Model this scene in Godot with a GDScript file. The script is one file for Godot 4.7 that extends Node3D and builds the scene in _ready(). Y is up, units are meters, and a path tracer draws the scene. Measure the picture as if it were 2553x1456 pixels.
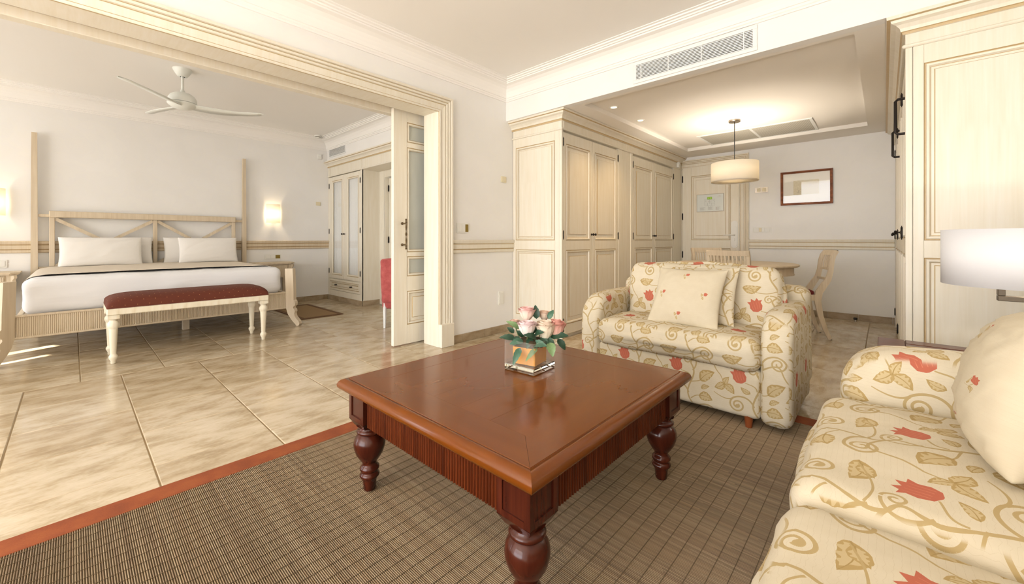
extends Node3D
# A hotel suite: living room looking through a wide cased opening into the bedroom, dining alcove on the right.
# World: x runs along the wall with the opening, -z towards the bedroom, y up; the camera stands over (0, 0).

const WHITE := Color(1, 1, 1)
const GLAZE := Color(0.70, 0.56, 0.36)
var M := {}
var COL := Color(1, 1, 1)
var SM := -1
var sg := 10
var taken := {}
var R := RandomNumberGenerator.new()

func _ready() -> void:
	R.seed = 7
	camera_and_light()
	make_materials()
	make_shell()
	make_floor()
	make_trims()
	make_sliding_door()
	make_wardrobes()
	make_entrance()
	make_right_cabinet()
	make_beam_fittings()
	make_alcove_fittings()
	make_bedroom_wardrobe()
	make_bed()
	make_bedroom_things()
	make_rug()
	make_coffee_table()
	make_bouquet()
	make_loveseat()
	make_sofa()
	make_side_table_and_lamp()
	make_dining()
	make_small_fittings()

func camera_and_light() -> void:
	var f := 1009.0
	var n := 0.05
	var cam := Camera3D.new()
	cam.name = "camera"
	add_child(cam)
	cam.position = Vector3(0, 1.0, 0)
	cam.rotation_degrees = Vector3(0, -47.379, 0)
	cam.set_frustum(1456.0 / f * n, Vector2(0, -130.0 / f * n), n, 60.0)
	cam.current = true
	var env := Environment.new()
	env.background_mode = Environment.BG_SKY
	var sky := Sky.new()
	var sm := ProceduralSkyMaterial.new()
	sm.sky_top_color = Color(0.72, 0.82, 0.95)
	sm.sky_horizon_color = Color(0.95, 0.96, 0.97)
	sm.ground_horizon_color = Color(0.85, 0.82, 0.78)
	sm.ground_bottom_color = Color(0.75, 0.72, 0.68)
	sm.sky_energy_multiplier = 2.2
	sm.ground_energy_multiplier = 1.6
	sky.sky_material = sm
	env.sky = sky
	env.tonemap_mode = Environment.TONE_MAPPER_LINEAR
	env.tonemap_exposure = EXPO
	env.sdfgi_enabled = true
	env.ssao_enabled = true
	env.ssil_enabled = true
	var we := WorldEnvironment.new()
	we.name = "world_environment"
	we.environment = env
	add_child(we)
	# area lights at two unseen windows behind the camera, placed to light both rooms
	unseen_window_light("unseen_living_window_light", Vector3(-3.5, 1.22, -1.1), Vector2(3.4, 2.3), 19.0)
	unseen_window_light("unseen_bedroom_window_light", Vector3(-3.5, 1.22, -5.03), Vector2(2.7, 2.3), 8.0)
	# added fill light outside the windows, facing up to brighten the ceilings
	var up := AreaLight3D.new()
	up.name = "added_ceiling_fill"
	add_child(up)
	up.area_size = Vector2(2.4, 5.0)
	up.position = Vector3(-4.85, 0.02, -1.0)
	up.rotation_degrees = Vector3(90, 0, 0)
	up.light_energy = 56.0
	up.light_color = Color(1.0, 0.965, 0.92)
	up.shadow_enabled = true
	up.area_range = 30.0
	var sun := DirectionalLight3D.new()
	sun.name = "sun"
	add_child(sun)
	sun.light_energy = 14.0
	sun.light_color = Color(1.0, 0.96, 0.88)
	sun.light_angular_distance = 0.2
	sun.shadow_enabled = true
	sun.look_at_from_position(Vector3.ZERO, Vector3(0.906 * 0.883, -0.4695, -0.423 * 0.883), Vector3.UP)

const EXPO := 0.79

func unseen_window_light(called: String, at: Vector3, size: Vector2, energy: float) -> void:
	var l := AreaLight3D.new()
	l.name = called
	add_child(l)
	l.area_size = size
	l.position = at
	l.rotation_degrees = Vector3(0, -90, 0)
	l.light_energy = energy
	l.light_color = Color(0.985, 0.985, 1.0)
	l.shadow_enabled = true
	l.area_range = 30.0

# ---------------------------------------------------------------- naming
func numbered(called: String) -> String:
	if not taken.has(called):
		taken[called] = 0
		return called
	taken[called] += 1
	return "%s_%03d" % [called, taken[called]]

func tag(o: Node3D, label: String, category: String, group := "") -> Node3D:
	o.set_meta("label", label)
	o.set_meta("category", category)
	if group != "":
		o.set_meta("group", group)
	return o

func thing(called: String, label: String, category: String, at := Vector3.ZERO, turn := 0.0, group := "") -> Node3D:
	var o := Node3D.new()
	o.name = numbered(called)
	add_child(o)
	o.position = at
	o.rotation_degrees.y = turn
	return tag(o, label, category, group)

func structure(called: String, label := "", at := Vector3.ZERO, turn := 0.0) -> Node3D:
	var o := Node3D.new()
	o.name = numbered(called)
	add_child(o)
	o.position = at
	o.rotation_degrees.y = turn
	o.set_meta("kind", "structure")
	if label != "":
		o.set_meta("label", label)
	return o

func copy(o: Node3D, label: String, at: Vector3, turn := 0.0) -> Node3D:
	var c: Node3D = o.duplicate()
	c.name = numbered(String(o.name).trim_suffix("_000"))
	add_child(c)
	c.position = at
	c.rotation_degrees.y = turn
	c.set_meta("label", label)
	return c

func obj(called: String, st: SurfaceTool, mat: Material, parent: Node = null, at := Vector3.ZERO, turn := 0.0) -> MeshInstance3D:
	st.generate_normals()
	var o := MeshInstance3D.new()
	o.mesh = st.commit()
	o.material_override = null
	o.mesh.surface_set_material(0, mat)
	if parent == null:
		o.name = numbered(called)
		add_child(o)
	else:
		o.name = called
		parent.add_child(o, true)
	o.position = at
	o.rotation_degrees.y = turn
	return o

func put(called: String, mesh: Mesh, mat: Material, parent: Node, at: Vector3) -> MeshInstance3D:
	var o := MeshInstance3D.new()
	o.mesh = mesh
	o.material_override = mat
	o.name = called
	parent.add_child(o, true)
	o.position = at
	return o

func struct_mesh(called: String, st: SurfaceTool, mat: Material, label := "") -> MeshInstance3D:
	var o := obj(called, st, mat)
	o.set_meta("kind", "structure")
	if label != "":
		o.set_meta("label", label)
	return o

# ---------------------------------------------------------------- mesh helpers
func T() -> SurfaceTool:
	var st := SurfaceTool.new()
	st.begin(Mesh.PRIMITIVE_TRIANGLES)
	COL = WHITE
	SM = -1
	return st

func v(st: SurfaceTool, p: Vector3, uv := Vector2.ZERO) -> void:
	st.set_color(COL)
	st.set_uv(uv)
	st.set_smooth_group(SM)
	st.add_vertex(p)

func tri(st: SurfaceTool, a: Vector3, b: Vector3, c: Vector3) -> void:
	v(st, a)
	v(st, c)
	v(st, b)

func quad(st: SurfaceTool, a: Vector3, b: Vector3, c: Vector3, d: Vector3) -> void:
	tri(st, a, b, c)
	tri(st, a, c, d)

func quad_uv(st: SurfaceTool, p: Array, t: Array) -> void:
	for k in [0, 2, 1, 0, 3, 2]:
		v(st, p[k], t[k])

func tri_out(st: SurfaceTool, a: Vector3, b: Vector3, c: Vector3, o: Vector3) -> void:
	if (b - a).cross(c - a).dot((a + b + c) / 3.0 - o) < 0.0:
		tri(st, a, c, b)
	else:
		tri(st, a, b, c)

func quad_out(st: SurfaceTool, a: Vector3, b: Vector3, c: Vector3, d: Vector3, o: Vector3) -> void:
	tri_out(st, a, b, c, o)
	tri_out(st, a, c, d, o)

# box between two corners with chamfered edges
func box(st: SurfaceTool, lo: Vector3, hi: Vector3, bev := 0.0) -> void:
	var c := (lo + hi) / 2.0
	var h := (hi - lo).abs() / 2.0
	bev = minf(bev, minf(h.x, minf(h.y, h.z)) * 0.9)
	for ax in 3:
		var b := (ax + 1) % 3
		var d := (ax + 2) % 3
		for s in [-1.0, 1.0]:
			var q: Array[Vector3] = []
			for k in [[-1, -1], [1, -1], [1, 1], [-1, 1]]:
				var p := Vector3.ZERO
				p[ax] = s * h[ax]
				p[b] = k[0] * (h[b] - bev)
				p[d] = k[1] * (h[d] - bev)
				q.append(c + p)
			quad_out(st, q[0], q[1], q[2], q[3], c)
		if bev > 0.0:
			for s in [-1.0, 1.0]:
				for t in [-1.0, 1.0]:
					var e: Array[Vector3] = []
					for k in [[0, -1], [0, 1], [1, 1], [1, -1]]:
						var p := Vector3.ZERO
						p[ax] = k[1] * (h[ax] - bev)
						p[b] = s * (h[b] - (bev if k[0] == 1 else 0.0))
						p[d] = t * (h[d] - (0.0 if k[0] == 1 else bev))
						e.append(c + p)
					quad_out(st, e[0], e[1], e[2], e[3], c)
	if bev > 0.0:
		for s in [-1.0, 1.0]:
			for t in [-1.0, 1.0]:
				for u in [-1.0, 1.0]:
					tri_out(st, c + Vector3(s * h.x, t * (h.y - bev), u * (h.z - bev)), c + Vector3(s * (h.x - bev), t * h.y, u * (h.z - bev)), c + Vector3(s * (h.x - bev), t * (h.y - bev), u * h.z), c)

func bar(st: SurfaceTool, at: Vector3, size: Vector3, bev := 0.0) -> void:
	box(st, at - size / 2.0, at + size / 2.0, bev)

# an oriented box between two points, w across (along side) and h along up
func beam(st: SurfaceTool, a: Vector3, b: Vector3, side: Vector3, w: float, h: float) -> void:
	var d := (b - a).normalized()
	var s := side.normalized() * w / 2.0
	var u := d.cross(side.normalized()).normalized() * h / 2.0
	var o := (a + b) / 2.0
	var q: Array[Vector3] = []
	for p in [a, b]:
		for k in [[-1, -1], [1, -1], [1, 1], [-1, 1]]:
			q.append(p + s * k[0] + u * k[1])
	quad_out(st, q[0], q[1], q[2], q[3], o)
	quad_out(st, q[4], q[5], q[6], q[7], o)
	for k in 4:
		quad_out(st, q[k], q[(k + 1) % 4], q[4 + (k + 1) % 4], q[4 + k], o)

# lathe: profile of (radius, height) from the bottom up; a doubled point makes a crease
func lathe(st: SurfaceTool, prof: Array, n: int, o := Vector3.ZERO, caps := true) -> void:
	sg += 1
	SM = sg
	for i in prof.size() - 1:
		var a: Vector2 = prof[i]
		var b: Vector2 = prof[i + 1]
		if a.is_equal_approx(b):
			sg += 1
			SM = sg
			continue
		for k in n:
			var t0 := TAU * k / n
			var t1 := TAU * (k + 1) / n
			var p0 := o + Vector3(cos(t0) * a.x, a.y, sin(t0) * a.x)
			var p1 := o + Vector3(cos(t1) * a.x, a.y, sin(t1) * a.x)
			var p2 := o + Vector3(cos(t1) * b.x, b.y, sin(t1) * b.x)
			var p3 := o + Vector3(cos(t0) * b.x, b.y, sin(t0) * b.x)
			if a.x > 1e-5:
				tri(st, p0, p2, p1)
			if b.x > 1e-5:
				tri(st, p0, p3, p2)
	if caps:
		SM = -1
		for e in [0, prof.size() - 1]:
			var q: Vector2 = prof[e]
			if q.x > 1e-5:
				for k in n:
					var t0 := TAU * k / n
					var t1 := TAU * (k + 1) / n
					var c := o + Vector3(0, q.y, 0)
					var s0 := o + Vector3(cos(t0) * q.x, q.y, sin(t0) * q.x)
					var s1 := o + Vector3(cos(t1) * q.x, q.y, sin(t1) * q.x)
					if e == 0:
						tri(st, c, s0, s1)
					else:
						tri(st, c, s1, s0)
	SM = -1

func sphere(st: SurfaceTool, o: Vector3, r: float, n := 10, sy := 1.0) -> void:
	var pr := []
	for k in 9:
		var t := -PI / 2 + PI * k / 8.0
		pr.append(Vector2(cos(t) * r if k > 0 and k < 8 else 0.0, sin(t) * r * sy))
	lathe(st, pr, n, o, false)

func tube(st: SurfaceTool, pts: Array, r, n := 8, caps := true) -> void:
	sg += 1
	SM = sg
	var rings := []
	var up := Vector3(0.13, 0.97, 0.21)
	for i in pts.size():
		var a: Vector3 = pts[maxi(i - 1, 0)]
		var b: Vector3 = pts[mini(i + 1, pts.size() - 1)]
		var d := (b - a).normalized()
		if absf(d.dot(up)) > 0.95:
			up = Vector3(0.97, 0.13, 0.21)
		var s := d.cross(up).normalized()
		var w := s.cross(d).normalized()
		up = w
		var rad: float = r[i] if r is Array else r
		var ring := []
		for k in n:
			var t := TAU * k / n
			ring.append(pts[i] + (s * cos(t) + w * sin(t)) * rad)
		rings.append(ring)
	for i in pts.size() - 1:
		for k in n:
			quad(st, rings[i][k], rings[i + 1][k], rings[i + 1][(k + 1) % n], rings[i][(k + 1) % n])
	SM = -1
	if caps:
		for k in range(1, n - 1):
			tri(st, rings[0][0], rings[0][k], rings[0][k + 1])
			var e: int = pts.size() - 1
			tri(st, rings[e][0], rings[e][k + 1], rings[e][k])

# a moulding: open profile of (u, v) carried from p0 to p1, ends sheared by m0, m1 times u for mitres; segs in dark get the glaze colour
func mould(st: SurfaceTool, prof: Array, p0: Vector3, p1: Vector3, U: Vector3, V: Vector3, m0 := 0.0, m1 := 0.0, dark := [], caps := true) -> void:
	var d := (p1 - p0).normalized()
	var a: Array[Vector3] = []
	var b: Array[Vector3] = []
	for q in prof:
		a.append(p0 + U * q.x + V * q.y + d * (m0 * q.x))
		b.append(p1 + U * q.x + V * q.y + d * (m1 * q.x))
	for i in prof.size() - 1:
		COL = GLAZE if i in dark else WHITE
		quad(st, a[i], b[i], b[i + 1], a[i + 1])
	COL = WHITE
	if caps:
		var poly := PackedVector2Array()
		for q in prof:
			poly.append(q)
		var ids := Geometry2D.triangulate_polygon(poly)
		for k in range(0, ids.size(), 3):
			tri(st, a[ids[k]], a[ids[k + 1]], a[ids[k + 2]])
			tri(st, b[ids[k]], b[ids[k + 2]], b[ids[k + 1]])

# a flat outline given thickness: outline in (x, y), pushed along z from z0 to z1, then placed by xf
func prism(st: SurfaceTool, outline: Array, z0: float, z1: float, xf := Transform3D.IDENTITY, smooth := false) -> void:
	var poly := PackedVector2Array()
	for q in outline:
		poly.append(q)
	var ids := Geometry2D.triangulate_polygon(poly)
	SM = -1
	for k in range(0, ids.size(), 3):
		var a := poly[ids[k]]
		var b := poly[ids[k + 1]]
		var c := poly[ids[k + 2]]
		if (b - a).cross(c - a) < 0:
			var t := b
			b = c
			c = t
		tri(st, xf * Vector3(a.x, a.y, z1), xf * Vector3(b.x, b.y, z1), xf * Vector3(c.x, c.y, z1))
		tri(st, xf * Vector3(a.x, a.y, z0), xf * Vector3(c.x, c.y, z0), xf * Vector3(b.x, b.y, z0))
	if smooth:
		sg += 1
		SM = sg
	var cw := Geometry2D.is_polygon_clockwise(poly)
	for i in poly.size():
		var a := poly[i]
		var b := poly[(i + 1) % poly.size()]
		if cw:
			var t := a
			a = b
			b = t
		quad(st, xf * Vector3(a.x, a.y, z0), xf * Vector3(b.x, b.y, z0), xf * Vector3(b.x, b.y, z1), xf * Vector3(a.x, a.y, z1))
	SM = -1

# mitred rings round a rectangle in the xy plane: prof entries are [inset, z, dark]
func ring(st: SurfaceTool, x0: float, y0: float, x1: float, y1: float, prof: Array, close := false) -> void:
	for i in prof.size() - 1:
		var p: Array = prof[i]
		var q: Array = prof[i + 1]
		COL = GLAZE if p[2] else WHITE
		var a := [Vector3(x0 + p[0], y0 + p[0], p[1]), Vector3(x1 - p[0], y0 + p[0], p[1]), Vector3(x1 - p[0], y1 - p[0], p[1]), Vector3(x0 + p[0], y1 - p[0], p[1])]
		var b := [Vector3(x0 + q[0], y0 + q[0], q[1]), Vector3(x1 - q[0], y0 + q[0], q[1]), Vector3(x1 - q[0], y1 - q[0], q[1]), Vector3(x0 + q[0], y1 - q[0], q[1])]
		for k in 4:
			quad(st, a[k], a[(k + 1) % 4], b[(k + 1) % 4], b[k])
	COL = WHITE
	if close:
		var e: Array = prof[prof.size() - 1]
		quad(st, Vector3(x0 + e[0], y0 + e[0], e[1]), Vector3(x1 - e[0], y0 + e[0], e[1]), Vector3(x1 - e[0], y1 - e[0], e[1]), Vector3(x0 + e[0], y1 - e[0], e[1]))

const PANEL_EDGE := [[0.0, 0.0, true], [0.003, -0.006, true], [0.007, -0.006, false], [0.010, 0.003, false], [0.02, 0.002, false], [0.026, -0.010, true], [0.029, -0.012, false]]

# a framed leaf in local x 0..w, y 0..h, front at z 0: stiles and rails in one mesh with the mouldings, each field a child named panel
func leaf(called: String, parent: Node, w: float, h: float, t: float, holes: Array, at: Vector3, turn := 0.0, glass := false, field_border := 0.035) -> MeshInstance3D:
	var st := T()
	var y := 0.0
	var hx0: float = holes[0].position.x
	var hx1: float = holes[0].end.x
	box(st, Vector3(0, 0, -t), Vector3(hx0, h, 0), 0.0025)
	box(st, Vector3(hx1, 0, -t), Vector3(w, h, 0), 0.0025)
	for r in holes:
		box(st, Vector3(hx0, y, -t), Vector3(hx1, r.position.y, -0.0004), 0.001)
		y = r.end.y
	box(st, Vector3(hx0, y, -t), Vector3(hx1, h, -0.0004), 0.001)
	for r in holes:
		ring(st, r.position.x, r.position.y, r.end.x, r.end.y, PANEL_EDGE)
	var o := obj(called, st, M.cream, parent, at, turn)
	if not glass:
		for r in holes:
			var ps := T()
			var b := field_border
			ring(ps, r.position.x, r.position.y, r.end.x, r.end.y, [[0.029, -0.012, false], [0.029 + b, -0.012, true], [0.033 + b, -0.0055, false]], true)
			obj("panel", ps, M.cream, o)
	return o

# rounded, slightly swollen and uneven block for upholstery, centred
func soft(st: SurfaceTool, size: Vector3, r: float, puff := 0.0, rough := 0.0, sd := 1, o := Vector3.ZERO, xf := Transform3D.IDENTITY, sub := 10) -> void:
	sg += 1
	SM = sg
	var h := size / 2.0
	r = minf(r, minf(h.x, minf(h.y, h.z)) * 0.98)
	var nz := FastNoiseLite.new()
	nz.seed = sd
	nz.frequency = 3.2
	var ax := []
	for a in 3:
		var c := []
		for k in 5:
			c.append(-h[a] + r * (1.0 - cos(PI / 2 * k / 4.0)) * 0.98)
		for k in range(1, sub):
			c.append(lerpf(-h[a] + r, h[a] - r, float(k) / sub))
		for k in 5:
			c.append(h[a] - r * (1.0 - cos(PI / 2 * (4 - k) / 4.0)) * 0.98)
		ax.append(c)
	for a in 3:
		var b := (a + 1) % 3
		var d := (a + 2) % 3
		for s in [-1.0, 1.0]:
			var nb: int = ax[b].size()
			var nd: int = ax[d].size()
			var g := []
			for i in nb:
				var row := []
				for j in nd:
					var p := Vector3.ZERO
					p[a] = s * h[a]
					p[b] = ax[b][i]
					p[d] = ax[d][j]
					var q := p.clamp(-(h - Vector3.ONE * r), h - Vector3.ONE * r)
					var n := (p - q).normalized()
					p = q + n * r
					p += n * puff * (1.0 - (q[b] / maxf(h[b] - r, 1e-4)) ** 2) * (1.0 - (q[d] / maxf(h[d] - r, 1e-4)) ** 2)
					if rough > 0.0:
						p += n * rough * nz.get_noise_3dv(p * 1.3 + o)
					row.append(xf * (p + o))
				g.append(row)
			for i in nb - 1:
				for j in nd - 1:
					if s > 0:
						quad(st, g[i][j], g[i + 1][j], g[i + 1][j + 1], g[i][j + 1])
					else:
						quad(st, g[i][j], g[i][j + 1], g[i + 1][j + 1], g[i + 1][j])
	SM = -1

# a cushion in the xy plane, thickest in the middle, with pinched corners; uv runs over the front
func cushion(st: SurfaceTool, w: float, h: float, t: float, sd := 3, pin := 0.10, n := 18, pw := 0.55, rnd := 0.0) -> void:
	var nz := FastNoiseLite.new()
	nz.seed = sd
	nz.frequency = 4.0
	sg += 1
	SM = sg
	for s in [1.0, -1.0]:
		var g := []
		for i in n + 1:
			var row := []
			for j in n + 1:
				var a := -cos(PI * i / n)
				var b := -cos(PI * j / n)
				var fx := sqrt(1.0 - rnd * b * b) - pin * (1.0 - b * b) * absf(a) ** 3
				var fy := sqrt(1.0 - rnd * a * a) - pin * (1.0 - a * a) * absf(b) ** 3
				var z: float = s * t / 2.0 * pow(maxf(0.0, (1.0 - a * a) * (1.0 - b * b)), pw)
				var e := minf(1.0 - absf(a), 1.0 - absf(b))
				z += 0.012 * nz.get_noise_2d(a * 1.6 + 3.0 * s, b * 1.6) * minf(1.0, e * 5.0)
				row.append([Vector3(a * w / 2 * fx, b * h / 2 * fy, z), Vector2((a + 1) / 2, (1 - b) / 2)])
			g.append(row)
		for i in n:
			for j in n:
				var p := [g[i][j], g[i + 1][j], g[i + 1][j + 1], g[i][j + 1]]
				if s < 0:
					p = [p[0], p[3], p[2], p[1]]
				quad_uv(st, [p[0][0], p[1][0], p[2][0], p[3][0]], [p[0][1], p[1][1], p[2][1], p[3][1]])
	SM = -1

func rounded(w: float, h: float, r: float, n := 4) -> Array:
	var out := []
	for c in [[1, 1, 0], [-1, 1, 1], [-1, -1, 2], [1, -1, 3]]:
		for k in n + 1:
			var t: float = PI / 2 * c[2] + PI / 2 * k / n
			out.append(Vector2(c[0] * (w / 2 - r) + cos(t) * r, c[1] * (h / 2 - r) + sin(t) * r))
	return out

# ---------------------------------------------------------------- textures and materials
func nz(w: int, h: int, freq: float, sd: int, sx := 1, sy := 1, oct := 4) -> PackedByteArray:
	var f := FastNoiseLite.new()
	f.noise_type = FastNoiseLite.TYPE_SIMPLEX_SMOOTH
	f.seed = sd
	f.frequency = freq
	f.fractal_octaves = oct
	var im := f.get_seamless_image(w / sx, h / sy)
	im.convert(Image.FORMAT_L8)
	if sx != 1 or sy != 1:
		# keep the repeat seamless while stretching: stretch three copies and keep the middle
		var a := im.get_width()
		var b := im.get_height()
		var big := Image.create(a * 3, b * 3, false, Image.FORMAT_L8)
		for i in 3:
			for j in 3:
				big.blit_rect(im, Rect2i(0, 0, a, b), Vector2i(a * i, b * j))
		big.resize(w * 3, h * 3, Image.INTERPOLATE_CUBIC)
		im = big.get_region(Rect2i(w, h, w, h))
	return im.get_data()

func ramp_image(w: int, h: int, layers: Array, stops: Array) -> Image:
	var out := PackedByteArray()
	out.resize(w * h * 3)
	var lut := []
	var g := Gradient.new()
	g.offsets = PackedFloat32Array()
	var offs := PackedFloat32Array()
	var cols := PackedColorArray()
	for s in stops:
		offs.append(s[0])
		cols.append(s[1])
	g.offsets = offs
	g.colors = cols
	for k in 256:
		lut.append(g.sample(k / 255.0))
	for i in w * h:
		var x := 0.0
		for l in layers:
			x += l[0][i] * l[1]
		var c: Color = lut[clampi(int(x), 0, 255)]
		out[i * 3] = int(c.r * 255)
		out[i * 3 + 1] = int(c.g * 255)
		out[i * 3 + 2] = int(c.b * 255)
	return Image.create_from_data(w, h, false, Image.FORMAT_RGB8, out)

func tex(im: Image) -> ImageTexture:
	im.generate_mipmaps()
	return ImageTexture.create_from_image(im)

func c8(r: int, g: int, b: int) -> Color:
	return Color(r / 255.0, g / 255.0, b / 255.0)

func mat(c: Color, rough := 0.6, metal := 0.0) -> StandardMaterial3D:
	var m := StandardMaterial3D.new()
	m.albedo_color = c
	m.roughness = rough
	m.metallic = metal
	m.vertex_color_use_as_albedo = true
	return m

func tmat(t: Texture2D, rough: float, scale: Vector3, world := false) -> StandardMaterial3D:
	var m := mat(WHITE, rough)
	m.albedo_texture = t
	m.uv1_triplanar = true
	m.uv1_world_triplanar = world
	m.uv1_scale = scale
	m.uv1_triplanar_sharpness = 12.0
	return m

func height(m: StandardMaterial3D, b: PackedByteArray, w: int, h: int, amount: float) -> void:
	m.heightmap_enabled = true
	m.heightmap_texture = tex(Image.create_from_data(w, h, false, Image.FORMAT_L8, b))
	m.heightmap_scale = amount

func make_materials() -> void:
	# walls and ceilings: painted plaster
	var pl := nz(256, 256, 0.06, 5)
	M.plaster = tmat(tex(ramp_image(256, 256, [[nz(256, 256, 0.01, 3), 1.0]], [[0.0, c8(242, 240, 235)], [1.0, c8(246, 244, 240)]])), 0.85, Vector3.ONE * 0.6, true)
	M.ceiling = mat(c8(249, 246, 240), 0.9)
	M.ceiling_alcove = mat(c8(249, 244, 236), 0.9)
	M.white = mat(c8(240, 240, 236), 0.45)
	M.fan = mat(c8(236, 238, 230), 0.3)
	# glazed cream wood, brushed vertically
	var s1 := nz(512, 512, 0.05, 11, 1, 16)
	var s2 := nz(512, 512, 0.012, 12, 1, 4)
	M.cream = tmat(tex(ramp_image(512, 512, [[s1, 0.45], [s2, 0.55]], [[0.0, c8(228, 219, 197)], [0.4, c8(233, 225, 206)], [0.65, c8(235, 228, 211)], [1.0, c8(238, 232, 219)]])), 0.42, Vector3(2.2, 0.9, 2.2))
	# pale bleached wood of the bed and the dining set
	M.pale = tmat(tex(ramp_image(512, 512, [[s1, 0.5], [s2, 0.5]], [[0.0, c8(204, 185, 155)], [0.5, c8(217, 200, 172)], [1.0, c8(228, 213, 188)]])), 0.45, Vector3(3.0, 0.9, 3.0))
	M.ivory = tmat(tex(ramp_image(256, 256, [[nz(256, 256, 0.03, 14, 1, 8), 1.0]], [[0.0, c8(224, 210, 180)], [0.5, c8(238, 229, 205)], [1.0, c8(244, 237, 218)]])), 0.4, Vector3(3.0, 1.0, 3.0))
	# red-brown lacquered table wood, grain along x, along z and upright
	var g1 := nz(512, 512, 0.05, 21, 8, 1, 2)
	var g2 := nz(512, 512, 0.014, 22, 4, 1, 2)
	var topim := ramp_image(512, 512, [[g1, 0.2], [g2, 0.8]], [[0.2, c8(106, 54, 9)], [0.5, c8(110, 57, 10)], [0.8, c8(115, 60, 11)]])
	M.top_x = tmat(tex(topim), 0.22, Vector3(0.9, 0.9, 0.9))
	M.top_x.uv1_offset = Vector3(0.5, 0.5, 0.5)
	var rot := topim.duplicate()
	rot.rotate_90(CLOCKWISE)
	M.top_z = tmat(tex(rot), 0.22, Vector3(0.9, 0.9, 0.9))
	M.top_z.uv1_offset = Vector3(0.5, 0.5, 0.5)
	var dark := ramp_image(512, 512, [[nz(512, 512, 0.03, 23, 1, 12), 0.6], [nz(512, 512, 0.008, 24, 1, 3), 0.4]], [[0.0, c8(50, 20, 9)], [0.45, c8(80, 34, 14)], [0.7, c8(98, 44, 19)], [1.0, c8(124, 64, 28)]])
	M.mahogany = tmat(tex(dark), 0.28, Vector3(3.0, 1.2, 3.0))
	M.leg = tmat(tex(ramp_image(256, 256, [[nz(256, 256, 0.03, 25, 1, 8), 1.0]], [[0.0, c8(50, 20, 12)], [0.5, c8(66, 27, 16)], [1.0, c8(82, 36, 21)]])), 0.22, Vector3(4.0, 1.5, 4.0))
	for k in ["top_x", "top_z", "leg", "mahogany"]:
		M[k].clearcoat_enabled = true
		M[k].metallic_specular = 0.3
		M[k].clearcoat = 0.3 if k != "mahogany" else 0.2
		M[k].clearcoat_roughness = 0.08
	M.foot = mat(c8(140, 74, 38), 0.35)
	# floor tiles: four stones of streaky beige, and grout
	M.tiles = []
	for k in 4:
		var b1 := nz(512, 512, 0.010, 30 + k * 3, 2, 1, 5)
		var b2 := nz(512, 512, 0.04, 31 + k * 3, 3, 1, 4)
		var b3 := nz(512, 512, 0.12, 32 + k * 3, 2, 1, 3)
		var im := ramp_image(512, 512, [[b1, 0.6], [b2, 0.22], [b3, 0.18]], [[0.16, c8(164, 143, 112)], [0.38, c8(186, 168, 138)], [0.54, c8(200, 184, 157)], [0.8, c8(212, 198, 174)]])
		var m := tmat(tex(im), 0.15, Vector3(1.3, 1.3, 1.3))
		M.tiles.append(m)
		var m2: StandardMaterial3D = m.duplicate()
		m2.uv1_offset = Vector3(0.37, 0.2, 0.61)
		m2.albedo_color = c8(243, 240, 236)
		M.tiles.append(m2)
	M.skirting = tmat(M.tiles[0].albedo_texture, 0.4, Vector3(1.1, 1.1, 1.1))
	M.skirting.albedo_color = c8(214, 206, 196)
	M.outdoor_ground = mat(c8(214, 204, 188), 0.9)
	M.grout = mat(c8(150, 128, 94), 0.85)
	# upholstery
	M.floral = tmat(tex(floral_image(1024)), 0.85, Vector3.ONE / 0.33)
	M.plain_print = mat(WHITE, 0.85)
	M.plain_print.albedo_texture = tex(tulip_cushion_image(1024))
	M.linen = tmat(tex(ramp_image(256, 256, [[nz(256, 256, 0.2, 41), 1.0]], [[0.0, c8(222, 208, 178)], [1.0, c8(236, 225, 200)]])), 0.9, Vector3.ONE * 4.0)
	M.russet = tmat(tex(dotted_image(256)), 0.8, Vector3.ONE / 0.075)
	M.wine = mat(c8(110, 38, 34), 0.85)
	M.velvet = tmat(tex(ramp_image(256, 256, [[nz(256, 256, 0.02, 44), 0.7], [nz(256, 256, 0.2, 45), 0.3]], [[0.0, c8(146, 58, 56)], [0.5, c8(174, 80, 76)], [1.0, c8(196, 108, 102)]])), 0.8, Vector3.ONE * 2.2)
	M.velvet.rim_enabled = true
	M.velvet.rim = 0.4
	M.velvet.rim_tint = 0.6
	M.sheet = mat(c8(240, 240, 241), 0.85)
	M.pillow = mat(c8(241, 237, 230), 0.85)
	M.blanket = mat(c8(226, 214, 196), 0.9)
	# rugs
	M.reed = mat(WHITE, 0.5)
	M.thread = mat(c8(92, 76, 52), 0.9)
	var bd := nz(256, 256, 0.25, 47)
	M.rug_border = tmat(tex(ramp_image(256, 256, [[bd, 0.4], [nz(256, 256, 0.012, 48), 0.6]], [[0.0, c8(118, 56, 24)], [0.5, c8(138, 68, 30)], [1.0, c8(156, 86, 38)]])), 0.85, Vector3.ONE * 2.5)
	M.sisal = tmat(tex(ramp_image(256, 256, [[nz(256, 256, 0.3, 49), 1.0]], [[0.0, c8(120, 94, 62)], [1.0, c8(164, 136, 96)]])), 0.95, Vector3.ONE * 3.0)
	M.sisal_edge = mat(c8(104, 74, 46), 0.9)
	# metals, plastics, glass
	M.iron = mat(c8(44, 38, 34), 0.45, 0.6)
	M.bronze = mat(c8(96, 80, 56), 0.35, 0.85)
	M.steel = mat(c8(170, 160, 146), 0.3, 1.0)
	M.gunmetal = mat(c8(118, 108, 94), 0.35, 0.9)
	M.black = mat(c8(22, 22, 22), 0.5)
	M.cable = mat(c8(30, 30, 30), 0.6)
	M.duct = mat(c8(204, 204, 200), 0.6)
	M.plastic = mat(c8(238, 236, 228), 0.4)
	M.plastic_cream = mat(c8(228, 217, 186), 0.4)
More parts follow.
